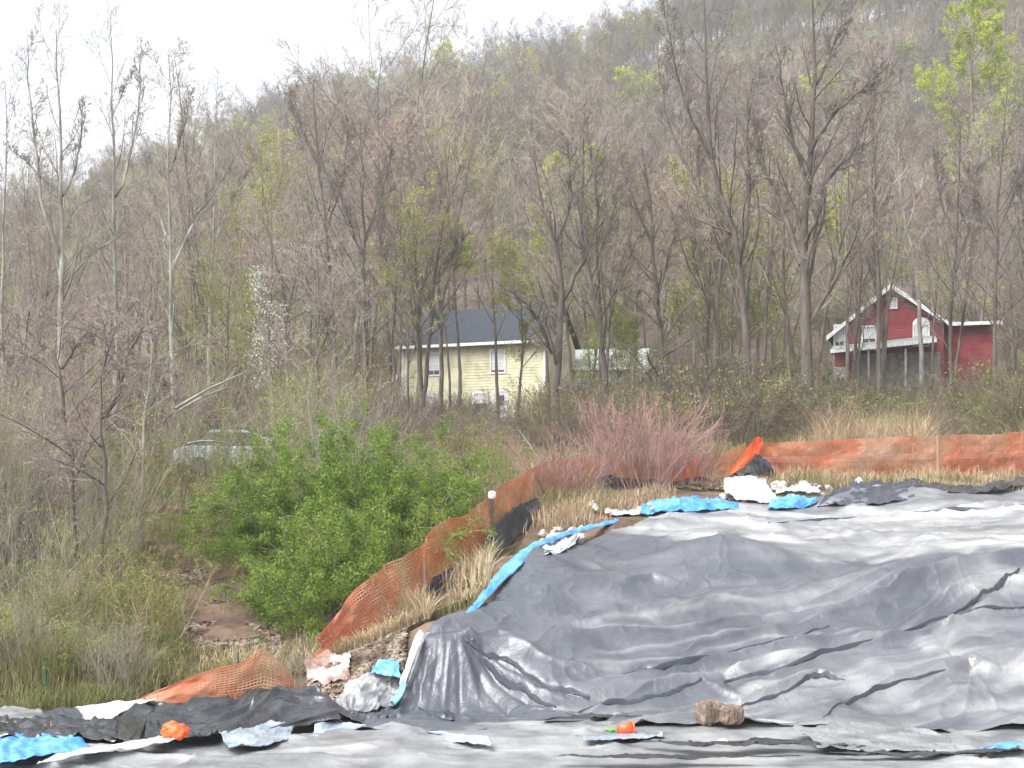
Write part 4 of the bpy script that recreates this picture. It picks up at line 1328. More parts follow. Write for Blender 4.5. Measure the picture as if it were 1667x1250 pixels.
gv = blades(110000, [(-150, 260, 20.5, 23.5, 2, 0.5), (-150, 260, 21.6, 26.5, 3, 1.3), (130, 215, 21.0, 24, 0.7, 0.5), (200, 300, 22.0, 27, 1.0, 0.9), (290, 520, 22.0, 24.2, 0.9, 0.45), (560, 800, 23, 31, 1.2, 0.45), (-150, 520, 26, 36, 3, 0.9), (700, 1000, 31, 36, 1.0, 0.6), (1140, 1720, 38.5, 48, 3, 1.2), (1180, 1720, 35.2, 37.4, 1.6, 0.3), (600, 1200, 37, 50, 2, 0.9)], 0.55, 0.008, 61, 0.6)
tag(link('grass', mesh_np('grass', *gv, M['grass'])), 'green spring grass and weeds on the slope and verge', 'grass', kind='stuff')
sv = blades(52000, [(-100, 260, 21.5, 24, 0.7, 0.6), (280, 520, 22.2, 24, 0.5, 0.45), (540, 700, 22.2, 23.6, 2.2, 0.65), (660, 800, 23.8, 28, 1.8, 0.6), (800, 1000, 29.5, 35, 1.0, 0.4), (1150, 1720, 34.8, 38.6, 2.2, 0.4), (1330, 1520, 40, 48, 2.6, 1.7), (1290, 1345, 39.2, 40.2, 0.8, 1.3), (1500, 1720, 39, 46, 1.0, 1.2), (850, 1100, 30.5, 34, 0.9, 0.3)], 0.72, 0.009, 62, 0.75)
tag(link('dry_grass', mesh_np('dry_grass', *sv, M['straw'])), 'straw-coloured dry grass and weeds tangled along the fence', 'dry grass', kind='stuff')
gp = shrub_meshes('plume', 470, n=60, h=1.1, spread=60, r=0.006, base_r=0.25, l1=5, l2=2, up=-0.12, wob=0.05, stem='straw', leaf=None, l1r=0.3)
put_shrub('round straw-coloured grass clump behind the right fence', 1322, 41.5, gp, 1.0, 'grass_clump', cat='grass clump')

# ------------------------------------------------------------------ cars behind the bush
def car(label, px, d, rz, paint):
    x = (px - CX) / F_PX * d
    r = empty('parked_car', (x, d, Hs(x, d) + 0.02), rz)
    b = MB()
    b.prism([(-2.1, 0.35), (2.1, 0.35), (2.15, 0.75), (1.9, 0.92), (0.95, 0.98), (-1.6, 1.0), (-2.1, 0.9), (-2.15, 0.6)], -0.85, 0.85)
    b.build('body', M[paint], r, bevel=0.06)
    b = MB()
    b.prism([(-1.45, 1.002), (0.85, 0.99), (0.3, 1.42), (-1.0, 1.45)], -0.72, 0.72)
    b.build('cabin_glass', M['glass'], r, bevel=0.04)
    b = MB()
    b.prism([(-1.05, 1.44), (0.33, 1.41), (0.2, 1.49), (-0.9, 1.51)], -0.70, 0.70)
    b.build('roof', M[paint], r, bevel=0.03)
    for wx in (-1.3, 1.3):
        for wy in (-0.86, 0.86):
            b = MB()
            b.tube([(wx, wy - 0.1, 0.32), (wx, wy + 0.1, 0.32)], 0.32, 14)
            w_ = b.build('wheel', M['rubber'], r)
            b = MB()
            b.tube([(wx, wy - 0.11, 0.32), (wx, wy + 0.11, 0.32)], 0.19, 10)
            b.build('rim', M['steel'], w_)
    return tag(r, label, 'car')
car('pale blue parked car half hidden behind the green bush top', 395, 44.0, math.radians(8), 'car_paint')
car('white parked car half hidden right of the pale blue one', 485, 46.0, math.radians(14), 'car_white')

# ------------------------------------------------------------------ sheets of plastic
def cat_rom(c, n):
    """rows of control points interpolated to n samples each way along axis 0"""
    c = np.asarray(c, float)
    m = len(c)
    e = np.concatenate([[2 * c[0] - c[1]], c, [2 * c[-1] - c[-2]]])
    t = np.linspace(0, m - 1 - 1e-6, n)
    i = t.astype(int)
    f = (t - i).reshape((-1,) + (1,) * (c.ndim - 1))
    p0, p1, p2, p3 = e[i], e[i + 1], e[i + 2], e[i + 3]
    return 0.5 * (2 * p1 + (p2 - p0) * f + (2 * p0 - 5 * p1 + 4 * p2 - p3) * f ** 2 + (3 * p1 - p0 - 3 * p2 + p3) * f ** 3)


def sheet(name, label, rows, m, nu=40, nv=24, crumple=0.03, freq=3.0, cat='plastic sheet', thick=0.004, seed=0, group=None, fold=0.0, ffreq=(2, 14), world=False, lift=0.10):
    def on_ground(q):
        """slide a control point along its sight line until it lies just over the ground"""
        d = q[2]
        for _ in range(60):
            p = P(q[0], q[1], d)
            if p[2] >= Hs(p[0], p[1]) + (lift if p[1] < 19.4 else 0.03): break
            d -= 0.06
        return P(q[0], q[1], d)
    c = np.array([[(np.array(q) if world else on_ground(q)) for q in r] for r in rows])
    g = cat_rom(c, nv)
    g = cat_rom(np.swapaxes(g, 0, 1), nu)
    g = np.swapaxes(g, 0, 1)
    du, dv = np.gradient(g, axis=1), np.gradient(g, axis=0)
    nn = np.cross(du, dv)
    nn /= np.linalg.norm(nn, axis=2, keepdims=True) + 1e-9
    s = seed * 7.7
    arc_u = np.cumsum(np.linalg.norm(du, axis=2), 1)
    arc_v = np.cumsum(np.linalg.norm(dv, axis=2), 0)
    dis = crumple * (ridged(arc_u * freq * 0.6 + s, arc_v * freq + s, seed) - 0.7) + crumple * 0.28 * fbm(arc_u * freq * 2.7 + s, arc_v * freq * 2.7, seed + 3)
    dis = dis + crumple * 1.1 * np.exp(-np.abs(vnoise(arc_u * freq * 0.9 + s + arc_v, arc_v * freq * 0.7 + s, seed + 2)) / 0.1) + crumple * 0.6 * np.exp(-np.abs(vnoise(arc_u * freq * 1.6 - arc_v * 2 + s, arc_v * freq * 1.5 + s, seed + 5)) / 0.14)
    if fold:
        vv, uu = np.meshgrid(np.linspace(0, 1, nv), np.linspace(0, 1, nu), indexing='ij')
        dis = dis + fold * (ridged(vv * ffreq[0] + s, uu * ffreq[1] + s + 0.4 * np.sin(vv * 5), seed + 1, 2) - 0.5)
    g = g + nn * dis[..., None]
    o0 = g[0, 0].copy()
    v = (g - o0).reshape(-1, 3)
    o = link(name, mesh_np(name, v, grid_faces(nv, nu), m, True), None, tuple(o0))
    sm = o.modifiers.new('thickness', 'SOLIDIFY')
    sm.thickness = thick
    return tag(o, label, cat, group)

# --- the big covered pile
rows_y = np.concatenate([np.arange(18.75, 25.0, 0.022), np.arange(25.0, 35.6, 0.05)])
nc = 620
tt = np.linspace(0, 1, nc) ** 1.0
Yp = np.repeat(rows_y[:, None], nc, 1)
xl = np.interp(rows_y, yl_, xl_)
xr = np.maximum(0.44 * rows_y + 2.0, xl + 1.0)
Xp = xl[:, None] + (xr - xl)[:, None] * tt[None]
Zp = tps(Xp, Yp)
# upright covered block at the left end, the sheet falling over it in fine uneven gathers
bx = smooth01((Xp + 1.95 - 0.42 * (Yp - 20.5)) / 0.22) * (1 - smooth01((Xp + 0.95 - 0.3 * (Yp - 21)) / 1.0))
gath = np.exp(-np.abs(vnoise(Xp * 7.5 + 0.8 * vnoise(Xp * 2, Yp * 2, 3), Yp * 0.5, 2)) / 0.22) + 0.6 * np.exp(-np.abs(vnoise(Xp * 17, Yp * 0.9 + Xp, 5)) / 0.25)
ramp = np.clip((Yp - 20.48 - 0.10 * fbm(Xp * 1.3, Xp * 0 + 1, 1, 2)) / 0.95, 0, 1)
by = 0.5 * ramp + 0.5 * smooth01(ramp)
blk = 1.10 * by * bx + 0.03 * (gath - 0.5) * bx * np.clip(ramp * 3, 0, 1) * np.clip((1 - ramp) * 4, 0, 1)
Zp = np.maximum(Zp, blk * (1 - smooth01((Yp - 22.0) / 1.2)))
PXp, PYp = Xp / Yp * F_PX + CX, HOR - (Zp - CAMZ) / Yp * F_PX


def fold_line(pts, amp, w, taper=True, sharp=1.0):
    """raise (amp > 0) or sink a crease that follows the picked points over the sheet"""
    global Zp
    W = []
    for (a, b_) in pts:
        i = np.argmin((PXp - a) ** 2 + (PYp - b_) ** 2)
        W.append((Xp.flat[i], Yp.flat[i]))
    W = np.array(W)
    best = np.full(Xp.shape, 1e9)
    prm = np.zeros(Xp.shape)
    n = len(W) - 1
    for i in range(n):
        ax, ay = W[i]
        vx, vy = W[i + 1] - W[i]
        L2 = vx * vx + vy * vy + 1e-9
        t = np.clip(((Xp - ax) * vx + (Yp - ay) * vy) / L2, 0, 1)
        dd = np.hypot(Xp - ax - t * vx, Yp - ay - t * vy)
        k_ = dd < best
        best = np.where(k_, dd, best)
        prm = np.where(k_, (i + t) / n, prm)
    wob = 1 + 0.3 * vnoise(Xp * 2.1, Yp * 2.1, 2)
    prof = np.exp(-(best / (w * wob)) ** (1.2 if sharp > 1 else 2))
    if taper: prof = prof * np.sin(np.pi * np.clip(prm * 0.9 + 0.08, 0, 1)) ** 0.6
    Zp = Zp + amp * prof


# general lie of the sheet: long wrinkles running up to the right, finer ones across, slack crumples
ca, sa = math.cos(math.radians(24)), math.sin(math.radians(24))
ua, va = Xp * ca + Yp * sa, -Xp * sa + Yp * ca
wx = 0.35 * fbm(Xp * 0.5, Yp * 0.5, 6, 3)
low = smooth01((26.5 - Yp) / 3.0)
rgt = smooth01((Xp - 1.0) / 3.0)
def crease(n, w):
    """thin raised line wherever the noise crosses zero"""
    return np.exp(-np.abs(n) / w)


up_ = 1 - low
Zp += 0.10 * fbm(Xp * 0.42, Yp * 0.42, 5, 2) + 0.045 * fbm(Xp * 1.1, Yp * 1.1, 6, 2)
Zp += (0.012 + 0.04 * low * rgt) * (ridged(ua * 0.20, (va + wx) * 1.25, 1, 2) - 0.7)
wy = 0.5 * fbm(Xp * 0.9 + 7, Yp * 0.9, 2, 3)
right = smooth01((PXp - 880) / 160)
c1 = crease(vnoise(ua * 0.17 + 3, (va + wx) * 0.75, 4), 0.16) * np.clip(0.6 + 0.9 * vnoise(Xp * 0.7, Yp * 0.7, 1), 0, 1.2)
c2 = crease(vnoise(ua * 0.32 + 8, (va + 0.7 * wx + 0.15 * wy) * 1.5, 2), 0.2) * np.clip(0.5 + 1.0 * vnoise(Xp * 0.9 + 4, Yp * 0.9, 3), 0, 1.2)
c3 = crease(vnoise(ua * 0.7 + 1, (va + 0.5 * wx + 0.1 * wy) * 2.9, 6), 0.26) * np.clip(0.3 + 1.1 * vnoise(Xp * 1.1 + 9, Yp * 1.1, 5), 0, 1.2)
d1 = crease(vnoise(ua * 0.3 + 13, (va + 0.9 * wx) * 1.0, 7), 0.14) * np.clip(0.4 + 1.0 * vnoise(Xp * 0.6 + 7, Yp * 0.8, 4), 0, 1.2)
c4 = crease(vnoise(Xp * 1.1 + wy, Yp * 0.9 - Xp * 0.5 + wy, 7), 0.16) * np.clip(0.2 + 1.1 * vnoise(Xp * 0.6 + 2, Yp * 0.6, 0), 0, 1)
c5 = crease(vnoise(Xp * 0.8 - Yp * 0.9 + wy + 5, Yp * 1.0 + Xp * 0.6, 3), 0.16) * np.clip(0.1 + 1.1 * vnoise(Xp * 0.7 + 12, Yp * 0.7, 6), 0, 1)
c6 = crease(vnoise(Xp * 2.3 + wy, Yp * 2.0 + wx + Xp * 0.7, 1), 0.2) * np.clip(0.2 + vnoise(Xp * 0.9 + 21, Yp * 0.9, 2), 0, 1)
c7 = crease(vnoise(Xp * 4.6 + 2 * wy, Yp * 3.6 - Xp * 1.5, 4), 0.25) * np.clip(0.1 + vnoise(Xp * 1.3 + 5, Yp * 1.3, 7), 0, 1)
crump = np.abs(vnoise(Xp * 0.9 + wy, Yp * 1.1 + wx, 2)) + 0.6 * np.abs(vnoise(Xp * 1.9 + wy + 3, Yp * 2.2 + 1, 5)) + 0.3 * np.abs(vnoise(Xp * 4.1, Yp * 4.6 + wy, 6))
Zp += low * (0.2 + 0.8 * right) * (0.17 * c1 + 0.12 * c2 + 0.065 * c3 - 0.14 * d1) + (0.05 - 0.03 * right * low) * c4 + (0.05 - 0.03 * right * low) * c5 + (0.05 - 0.025 * right * low) * c6 + 0.02 * c7 - 0.04 * low * crump + up_ * 0.035 * crease(vnoise(Xp * 0.3, Yp * 1.9 + wy, 5), 0.10)
Zp += 0.003 * fbm(Xp * 9, Yp * 9, 4, 2)
lines = low * (c1 + 0.7 * c2 + 0.4 * c3) + 0.5 * c4
# folds that fan out from the tied corner
for (pts, am, w) in (
        ([(752, 1036), (790, 1080), (840, 1125), (900, 1150), (960, 1158)], -0.13, 0.06),
        ([(756, 1034), (810, 1075), (880, 1115), (960, 1135), (1020, 1140)], -0.11, 0.06),
        ([(750, 1036), (775, 1090), (815, 1140), (850, 1162)], -0.07, 0.05),
        ([(754, 1035), (800, 1078), (860, 1120), (930, 1143)], 0.08, 0.06),
        ([(760, 1030), (830, 1050), (900, 1080), (980, 1095)], 0.10, 0.09),
        ([(760, 1028), (810, 1035), (860, 1050)], 0.08, 0.06),
        ([(750, 1036), (765, 1090), (790, 1150)], 0.08, 0.05),
        ([(745, 1036), (748, 1100), (752, 1160)], -0.06, 0.04),
        ([(735, 1040), (728, 1100), (722, 1150)], 0.05, 0.04),
        ([(715, 1040), (706, 1100), (700, 1150)], -0.05, 0.035),
        ([(700, 1045), (690, 1100), (678, 1150)], 0.05, 0.035),
        # right: long creases
        ([(960, 1158), (1060, 1120), (1145, 1108)], 0.12, 0.05),
        ([(1145, 1108), (1180, 1130), (1215, 1145)], 0.10, 0.04),
        ([(1205, 1152), (1275, 1125), (1330, 1100), (1370, 1108)], 0.17, 0.055),
        ([(1340, 1165), (1420, 1125), (1470, 1100)], 0.08, 0.05),
        ([(1060, 1080), (1200, 1065), (1340, 1045), (1480, 1025)], 0.12, 0.07),
        ([(1100, 1055), (1240, 1030), (1380, 1000), (1500, 975)], 0.09, 0.07),
        ([(1260, 1100), (1400, 1060), (1530, 1020), (1667, 1000)], 0.13, 0.06),
        ([(1280, 1085), (1420, 1042), (1540, 1010), (1667, 992)], -0.10, 0.05),
        ([(1360, 1000), (1450, 965), (1560, 930), (1667, 893)], 0.24, 0.20),
        ([(1550, 1000), (1610, 965), (1660, 925)], -0.12, 0.05),
        ([(1300, 985), (1400, 945), (1480, 918)], 0.10, 0.08),
        ([(930, 1010), (1010, 1000), (1090, 1010)], 0.08, 0.12),
        ([(1000, 960), (1060, 935), (1110, 950)], 0.10, 0.13),
        ([(880, 960), (930, 950), (990, 955)], 0.07, 0.12),
        ([(1080, 900), (1180, 884), (1260, 905), (1300, 930)], 0.15, 0.30),
        ([(1583, 1082), (1540, 1100), (1480, 1125)], 0.07, 0.07),
        ([(1580, 1095), (1575, 1130), (1560, 1180)], 0.05, 0.05),
        ([(1588, 1090), (1610, 1125), (1640, 1170)], 0.06, 0.06),
        ([(1540, 1088), (1583, 1080), (1630, 1092)], 0.17, 0.16),
        ([(1240, 850), (1330, 846), (1450, 838), (1600, 832)], -0.08, 0.10),
        ([(1340, 828), (1420, 800), (1440, 790)], 0.14, 0.2),
        ([(1340, 845), (1500, 838), (1667, 822)], 0.10, 0.12)):
    fold_line(pts, am, w, sharp=2.0 if w < 0.1 else 1.0)
# short radial gathers around the tent peak and the hollow of the terrace
ax_, ay_ = P(1583, 1080, 20.3)[:2]
rad_ = np.hypot(Xp - ax_, Yp - ay_)
Zp += 0.014 * np.exp(-(rad_ / 0.9) ** 2) * crease(vnoise(np.arctan2(Yp - ay_, Xp - ax_) * 7, rad_ * 0.8, 3), 0.2) * smooth01(rad_ / 0.2)
ax_, ay_ = P(1375, 868, 28.8)[:2]
rad_ = np.hypot(Xp - ax_, (Yp - ay_) * 0.6)
Zp += 0.03 * np.exp(-(rad_ / 0.9) ** 2) * np.cos(Xp * 15)
gz = H(Xp, Yp)
und = smooth01((Xp - np.interp(Yp, yl_, xl_) - 0.15) / 0.6) * smooth01((Yp - 19.0) / 0.5) * (1 - smooth01((Yp - 34.2) / 0.8))
Zp = np.maximum(Zp, gz - 0.01 - 0.36 * und + 0.02 * fbm(Xp * 3, Yp * 3, 1, 2))
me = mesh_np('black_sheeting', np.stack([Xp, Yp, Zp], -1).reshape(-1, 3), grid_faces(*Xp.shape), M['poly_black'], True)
# painted sky sheen with dusty mottling: strong on the level shelf at the back and in the slack lower right, thin streaks elsewhere
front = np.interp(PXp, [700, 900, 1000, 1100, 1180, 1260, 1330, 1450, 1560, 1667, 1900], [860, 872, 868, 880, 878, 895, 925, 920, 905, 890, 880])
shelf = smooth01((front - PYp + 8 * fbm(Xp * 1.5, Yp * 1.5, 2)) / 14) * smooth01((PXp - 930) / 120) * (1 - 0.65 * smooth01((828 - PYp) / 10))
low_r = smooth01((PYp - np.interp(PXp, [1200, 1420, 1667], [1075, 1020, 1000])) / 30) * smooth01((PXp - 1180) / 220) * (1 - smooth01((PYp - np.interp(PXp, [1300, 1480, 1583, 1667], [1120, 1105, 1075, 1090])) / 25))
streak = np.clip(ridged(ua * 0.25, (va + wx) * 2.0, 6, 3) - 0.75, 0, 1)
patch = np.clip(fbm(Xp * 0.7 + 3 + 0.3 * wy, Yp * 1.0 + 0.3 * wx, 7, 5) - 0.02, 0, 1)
sheen_dust = np.clip(0.05 + 0.70 * shelf * (0.75 + 0.4 * fbm(Xp * 0.6, Yp * 1.6, 4, 3)) + 0.22 * low_r * (0.5 + 0.5 * streak) + 0.30 * streak * low * right + 0.13 * patch * (0.5 + 0.5 * right) + 0.10 * np.clip(lines, 0, 1) * right, 0, 1)
at = me.attributes.new('sheen_dust', 'FLOAT', 'POINT')
at.data.foreach_set('value', sheen_dust.astype(np.float32).ravel())
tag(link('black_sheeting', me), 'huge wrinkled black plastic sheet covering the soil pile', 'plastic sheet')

# --- flat film in front
Yf, Xf = np.meshgrid(np.arange(12.5, 19.6, 0.025), np.linspace(-11, 12, 480), indexing='ij')
wf_ = 0.3 * fbm(Xf * .6, Yf * .6, 2)
mod = lambda k, a: np.clip(0.45 + vnoise(Xf * 0.6 + a, Yf * 0.9 + a, k), 0, 1)
Zf = 0.0 + 0.03 * fbm(Xf * 0.7, Yf * 0.9, 1) + 0.004 * fbm(Xf * 5, Yf * 8, 2)
Zf += 0.10 * np.exp(-np.abs(vnoise(Xf * 0.25 + wf_, Yf * 0.8 + wf_, 3)) / 0.16) * mod(5, 0) + 0.07 * np.exp(-np.abs(vnoise(Xf * 0.45 + wf_, Yf * 1.6 + wf_, 6)) / 0.2) * mod(1, 3)
Zf += 0.035 * np.exp(-np.abs(vnoise(Xf * 1.0 + wf_, Yf * 3.0 + 2 * wf_, 2)) / 0.22) * mod(4, 7) + 0.03 * np.exp(-np.abs(vnoise(Xf * 1.0 + Yf, Yf * 1.4 - Xf * 0.7, 7)) / 0.12) * mod(6, 11)
Zf = np.maximum(Zf - 0.02, H(Xf, Yf) - 0.025 + 0.012 * fbm(Xf * 2, Yf * 4, 3))
edge_ = 19.25 + 0.25 * fbm(Xf * 0.7, Xf * 0 + 2.2, 3) - np.where(Xf < -2.6, 0.55, 0)
Zf = np.where(Yf > edge_, -0.35, Zf)
me = mesh_np('grey_film', np.stack([Xf, Yf, Zf], -1).reshape(-1, 3), grid_faces(*Xf.shape), M['poly_grey'], True)
tag(link('grey_film', me), 'dusty grey plastic film lying flat along the front', 'plastic sheet')

# --- loose sheets, tarps and hems (control points where the photograph shows them)
SB = 'black plastic folded in the left heap'
sheet('blue_tarp', 'bright blue tarp lying flat at the bottom left corner', [[(-40, 1240, 17.6), (40, 1236, 17.7), (150, 1216, 18.2)], [(-40, 1218, 18.3), (40, 1214, 18.4), (140, 1206, 18.7)], [(-40, 1196, 19.0), (50, 1196, 19.0), (125, 1200, 19.0)]], M['tarp_blue'], 60, 30, 0.02, 3, 'tarp', seed=1, fold=0.02)
sheet('white_sheet', 'white sheet edge running in front of the blue tarp', [[(60, 1245, 17.3), (160, 1226, 17.8), (250, 1215, 18.2), (300, 1200, 18.6)], [(90, 1230, 17.8), (165, 1214, 18.2), (240, 1203, 18.6), (280, 1192, 18.9)]], M['poly_white'], 60, 12, 0.02, 3, seed=2)
sheet('black_sheet', 'grey-sheened black roll at the left end of the heap', [[(-60, 1178, 19.6), (0, 1178, 19.6), (75, 1176, 19.6)], [(-60, 1160, 19.7), (0, 1158, 19.7), (70, 1160, 19.7)], [(-60, 1152, 20.2), (0, 1151, 20.2), (66, 1153, 20.2)]], M['poly_grey'], 40, 20, 0.02, 3, seed=3)
sheet('black_sheet', 'black sheet lying in shadowed folds behind the blue tarp', [[(-60, 1200, 18.9), (60, 1200, 18.9), (190, 1200, 18.9)], [(-60, 1184, 19.3), (60, 1186, 19.2), (190, 1186, 19.3)], [(-60, 1172, 19.7), (60, 1174, 19.6), (190, 1174, 19.7)]], M['poly_deep'], 60, 24, 0.06, 4, seed=4)
sheet('black_sheet', 'rounded black flap folded over at the heap left side', [[(62, 1170, 19.2), (95, 1184, 18.95), (140, 1187, 18.9)], [(70, 1160, 19.2), (100, 1168, 19.0), (139, 1172, 19.0)], [(82, 1156, 19.5), (100, 1152, 19.5), (126, 1152, 19.5)]], M['poly_black'], 40, 24, 0.015, 3, seed=5)
sheet('white_sheet', 'white sheet triangle draped between two black flaps', [[(138, 1188, 18.95), (148, 1186, 18.9), (158, 1180, 18.9)], [(130, 1165, 19.3), (165, 1160, 19.3), (205, 1156, 19.3)], [(122, 1152, 19.8), (180, 1142, 19.8), (256, 1137, 19.8)]], M['poly_white'], 40, 24, 0.015, 3, seed=6)
sheet('black_sheet', 'stiff pointed black flap leaning left of the orange bag', [[(155, 1187, 18.85), (190, 1202, 18.7), (226, 1210, 18.6)], [(185, 1170, 19.0), (210, 1175, 18.9), (236, 1180, 18.8)], [(222, 1146, 19.5), (236, 1146, 19.4), (250, 1150, 19.3)]], M['poly_deep'], 40, 24, 0.018, 4, seed=7)
sheet('black_sheet', 'widest crumpled black sheet over the left heap', [[(235, 1205, 18.7), (300, 1200, 18.8), (370, 1195, 18.9), (460, 1190, 19.0), (555, 1176, 19.2)], [(240, 1170, 19.3), (300, 1168, 19.2), (380, 1165, 19.3), (460, 1160, 19.4), (550, 1162, 19.5)], [(236, 1142, 19.8), (300, 1146, 19.7), (380, 1142, 19.8), (450, 1136, 20.0), (530, 1140, 20.2)], [(250, 1136, 20.4), (300, 1146, 20.3), (360, 1136, 20.4), (420, 1126, 20.6), (515, 1124, 20.8)]], M['poly_deep'], 170, 90, 0.085, 1.0, seed=8)
sheet('black_sheet', 'black strap-like fold at the right end of the heap', [[(440, 1122, 20.6), (500, 1140, 20.2), (550, 1160, 19.8), (590, 1180, 19.3)], [(452, 1116, 20.8), (510, 1130, 20.5), (560, 1152, 20.1), (600, 1172, 19.6)]], M['poly_deep'], 60, 12, 0.03, 4, seed=9)
sheet('milky_sheet', 'bluish white film patch right of the orange bag', [[(372, 1218, 18.1), (420, 1214, 18.2), (470, 1206, 18.4)], [(362, 1200, 18.6), (420, 1196, 18.6), (475, 1192, 18.8)], [(350, 1182, 19.1), (410, 1178, 19.1), (480, 1176, 19.2)]], M['poly_milky'], 50, 30, 0.03, 3, seed=10)
sheet('milky_sheet', 'bluish white film strip along the middle front', [[(500, 1205, 18.4), (580, 1200, 18.5), (680, 1206, 18.4), (800, 1212, 18.2)], [(510, 1192, 18.8), (580, 1188, 18.9), (680, 1196, 18.7), (800, 1204, 18.5)], [(515, 1178, 19.3), (560, 1178, 19.3), (640, 1186, 19.0), (790, 1198, 18.7)]], M['poly_milky'], 90, 30, 0.03, 3, seed=11)
sheet('milky_sheet', 'narrow white film under the orange bucket', [[(950, 1206, 18.2), (1030, 1204, 18.3), (1080, 1200, 18.4)], [(950, 1198, 18.5), (1030, 1194, 18.6), (1080, 1192, 18.7)]], M['poly_milky'], 40, 12, 0.02, 4, seed=12, lift=0.05)
sheet('milky_sheet', 'loose grey film heaped at the lower right front', [[(1330, 1216, 17.9), (1450, 1222, 17.7), (1560, 1226, 17.6)], [(1320, 1200, 18.4), (1440, 1196, 18.5), (1540, 1200, 18.4)], [(1290, 1188, 18.8), (1400, 1176, 19.1), (1500, 1186, 18.9)]], M['poly_grey'], 90, 40, 0.03, 2.5, seed=13)
for i, (lab, pts) in enumerate((('black sheet edge lying behind the orange bucket', [(880, 1172), (1000, 1168), (1110, 1176)]), ('black sheet edge right of the orange bucket', [(1040, 1208), (1180, 1214), (1300, 1210)]),
                                ('long black sheet edge along the lower right', [(1350, 1226), (1480, 1232), (1667, 1222)]), ('thin black sheet edge at the very bottom', [(900, 1232), (1060, 1236), (1300, 1234)]), ('black sheet edge near the pale stone', [(1120, 1216), (1220, 1210), (1400, 1216)]))):
    rws = [[], []]
    for (a_, b_) in pts:
        d0 = CAMZ * F_PX / (b_ - HOR)
        rws[0].append((a_, b_ - 0.5, d0 * 0.985))
        rws[1].append((a_ + 10, b_ - (7 if a_ == pts[1][0] else 2.5), d0 * 1.005))
    sheet('black_sheet', lab, rws, M['poly_deep'], 110, 10, 0.022, 3, seed=20 + i)
sheet('blue_sheet', 'dark blue sheet edge at the bottom right corner', [[(1590, 1226, 17.4), (1640, 1218, 17.6), (1700, 1205, 17.9)], [(1600, 1216, 17.9), (1640, 1206, 18.1), (1700, 1190, 18.4)]], M['tarp_blue'], 40, 10, 0.02, 3, 'tarp', seed=31)

def ribbon(name, label, pts, widths, m, crumple=0.02, seed=0, cat='tarp', nu=120, nv=10, lift=0.05, thick=0.006):
    a, b_, c_ = [], [], []
    for (px, py, d), w in zip(pts, widths):
        p = P(px, py, d)
        a.append(p + np.array([w * 0.55, -w * 0.5, lift * 0.2 - 0.02]))
        b_.append(p + np.array([0, 0, lift]))
        c_.append(p + np.array([-w * 0.45, w * 0.45, lift * 0.1 - 0.02]))
    return sheet(name, label, [a, b_, c_], m, nu, nv, crumple, 4, cat, thick, seed, world=True)
ribbon('blue_tarp', 'long narrow blue tarp hem running up the pile edge', [(741, 1024, 21.7), (775, 985, 22.7), (805, 950, 23.8), (835, 918, 25.0), (868, 890, 26.2), (930, 868, 27.8), (1005, 848, 29.5)], [0.10, 0.14, 0.20, 0.30, 0.18, 0.13, 0.12], M['tarp_blue'], 0.022, 41, lift=0.06)
sheet('blue_tarp', 'rumpled light blue tarp on the crest behind the hem', [[(1040, 838, 29.8), (1090, 832, 30.4), (1140, 832, 30.8), (1205, 830, 31.3)], [(1046, 826, 30.6), (1090, 818, 31.0), (1140, 818, 31.4), (1200, 820, 31.8)], [(1060, 820, 31.4), (1095, 812, 31.8), (1150, 812, 32.2), (1195, 818, 32.3)]], M['tarp_blue'], 60, 26, 0.06, 2.5, 'tarp', seed=42)
sheet('blue_tarp', 'small light blue tarp bunched by the white rubble', [[(1248, 830, 31.5), (1290, 828, 31.8), (1330, 818, 32.4)], [(1254, 818, 32.0), (1290, 814, 32.2), (1330, 812, 32.6)], [(1262, 812, 32.5), (1290, 808, 32.8), (1325, 810, 33.0)]], M['tarp_blue'], 40, 20, 0.05, 3, 'tarp', seed=43)
sheet('white_sheet', 'big white sheet heaped at the head of the pile', [[(1200, 815, 32.0), (1240, 816, 32.2), (1265, 815, 32.4)], [(1180, 796, 33.0), (1225, 794, 33.0), (1262, 804, 33.0)], [(1180, 780, 33.8), (1215, 776, 33.8), (1245, 786, 33.8)]], M['poly_white'], 40, 26, 0.05, 2.5, seed=44)
sheet('white_sheet', 'ragged white sheet right of the heaped white one', [[(1262, 804, 33.0), (1300, 800, 33.2), (1335, 802, 33.2)], [(1265, 796, 33.8), (1300, 790, 33.8), (1332, 792, 33.9)]], M['poly_white'], 40, 14, 0.05, 4, seed=45)
sheet('white_sheet', 'creamy white sheet under the blue hem', [[(870, 905, 25.7), (905, 905, 26.2), (935, 885, 27.2)], [(885, 888, 26.6), (915, 880, 27.2), (945, 868, 28.0)], [(890, 872, 27.6), (920, 866, 28.0), (950, 858, 28.6)]], M['poly_white'], 30, 20, 0.06, 3, seed=46)
sheet('white_sheet', 'small white scrap between hem and light blue tarp', [[(985, 838, 30.0), (1020, 840, 30.0), (1050, 838, 30.2)], [(985, 828, 30.8), (1020, 830, 30.8), (1045, 832, 30.8)]], M['poly_white'], 24, 10, 0.05, 4, seed=47)
ribbon('white_hem', 'white hem strip down the side of the upright covered block', [(684, 1030, 21.3), (672, 1060, 21.0), (660, 1095, 20.8), (655, 1118, 20.7)], [0.12, 0.12, 0.1, 0.08], M['poly_white'], 0.015, 48, 'plastic sheet', nu=50, lift=0.05)
ribbon('blue_hem', 'blue hem strip below the white one at the block foot', [(656, 1112, 20.65), (650, 1128, 20.6), (638, 1146, 20.5)], [0.10, 0.12, 0.09], M['tarp_blue'], 0.015, 49, nu=40, lift=0.05)
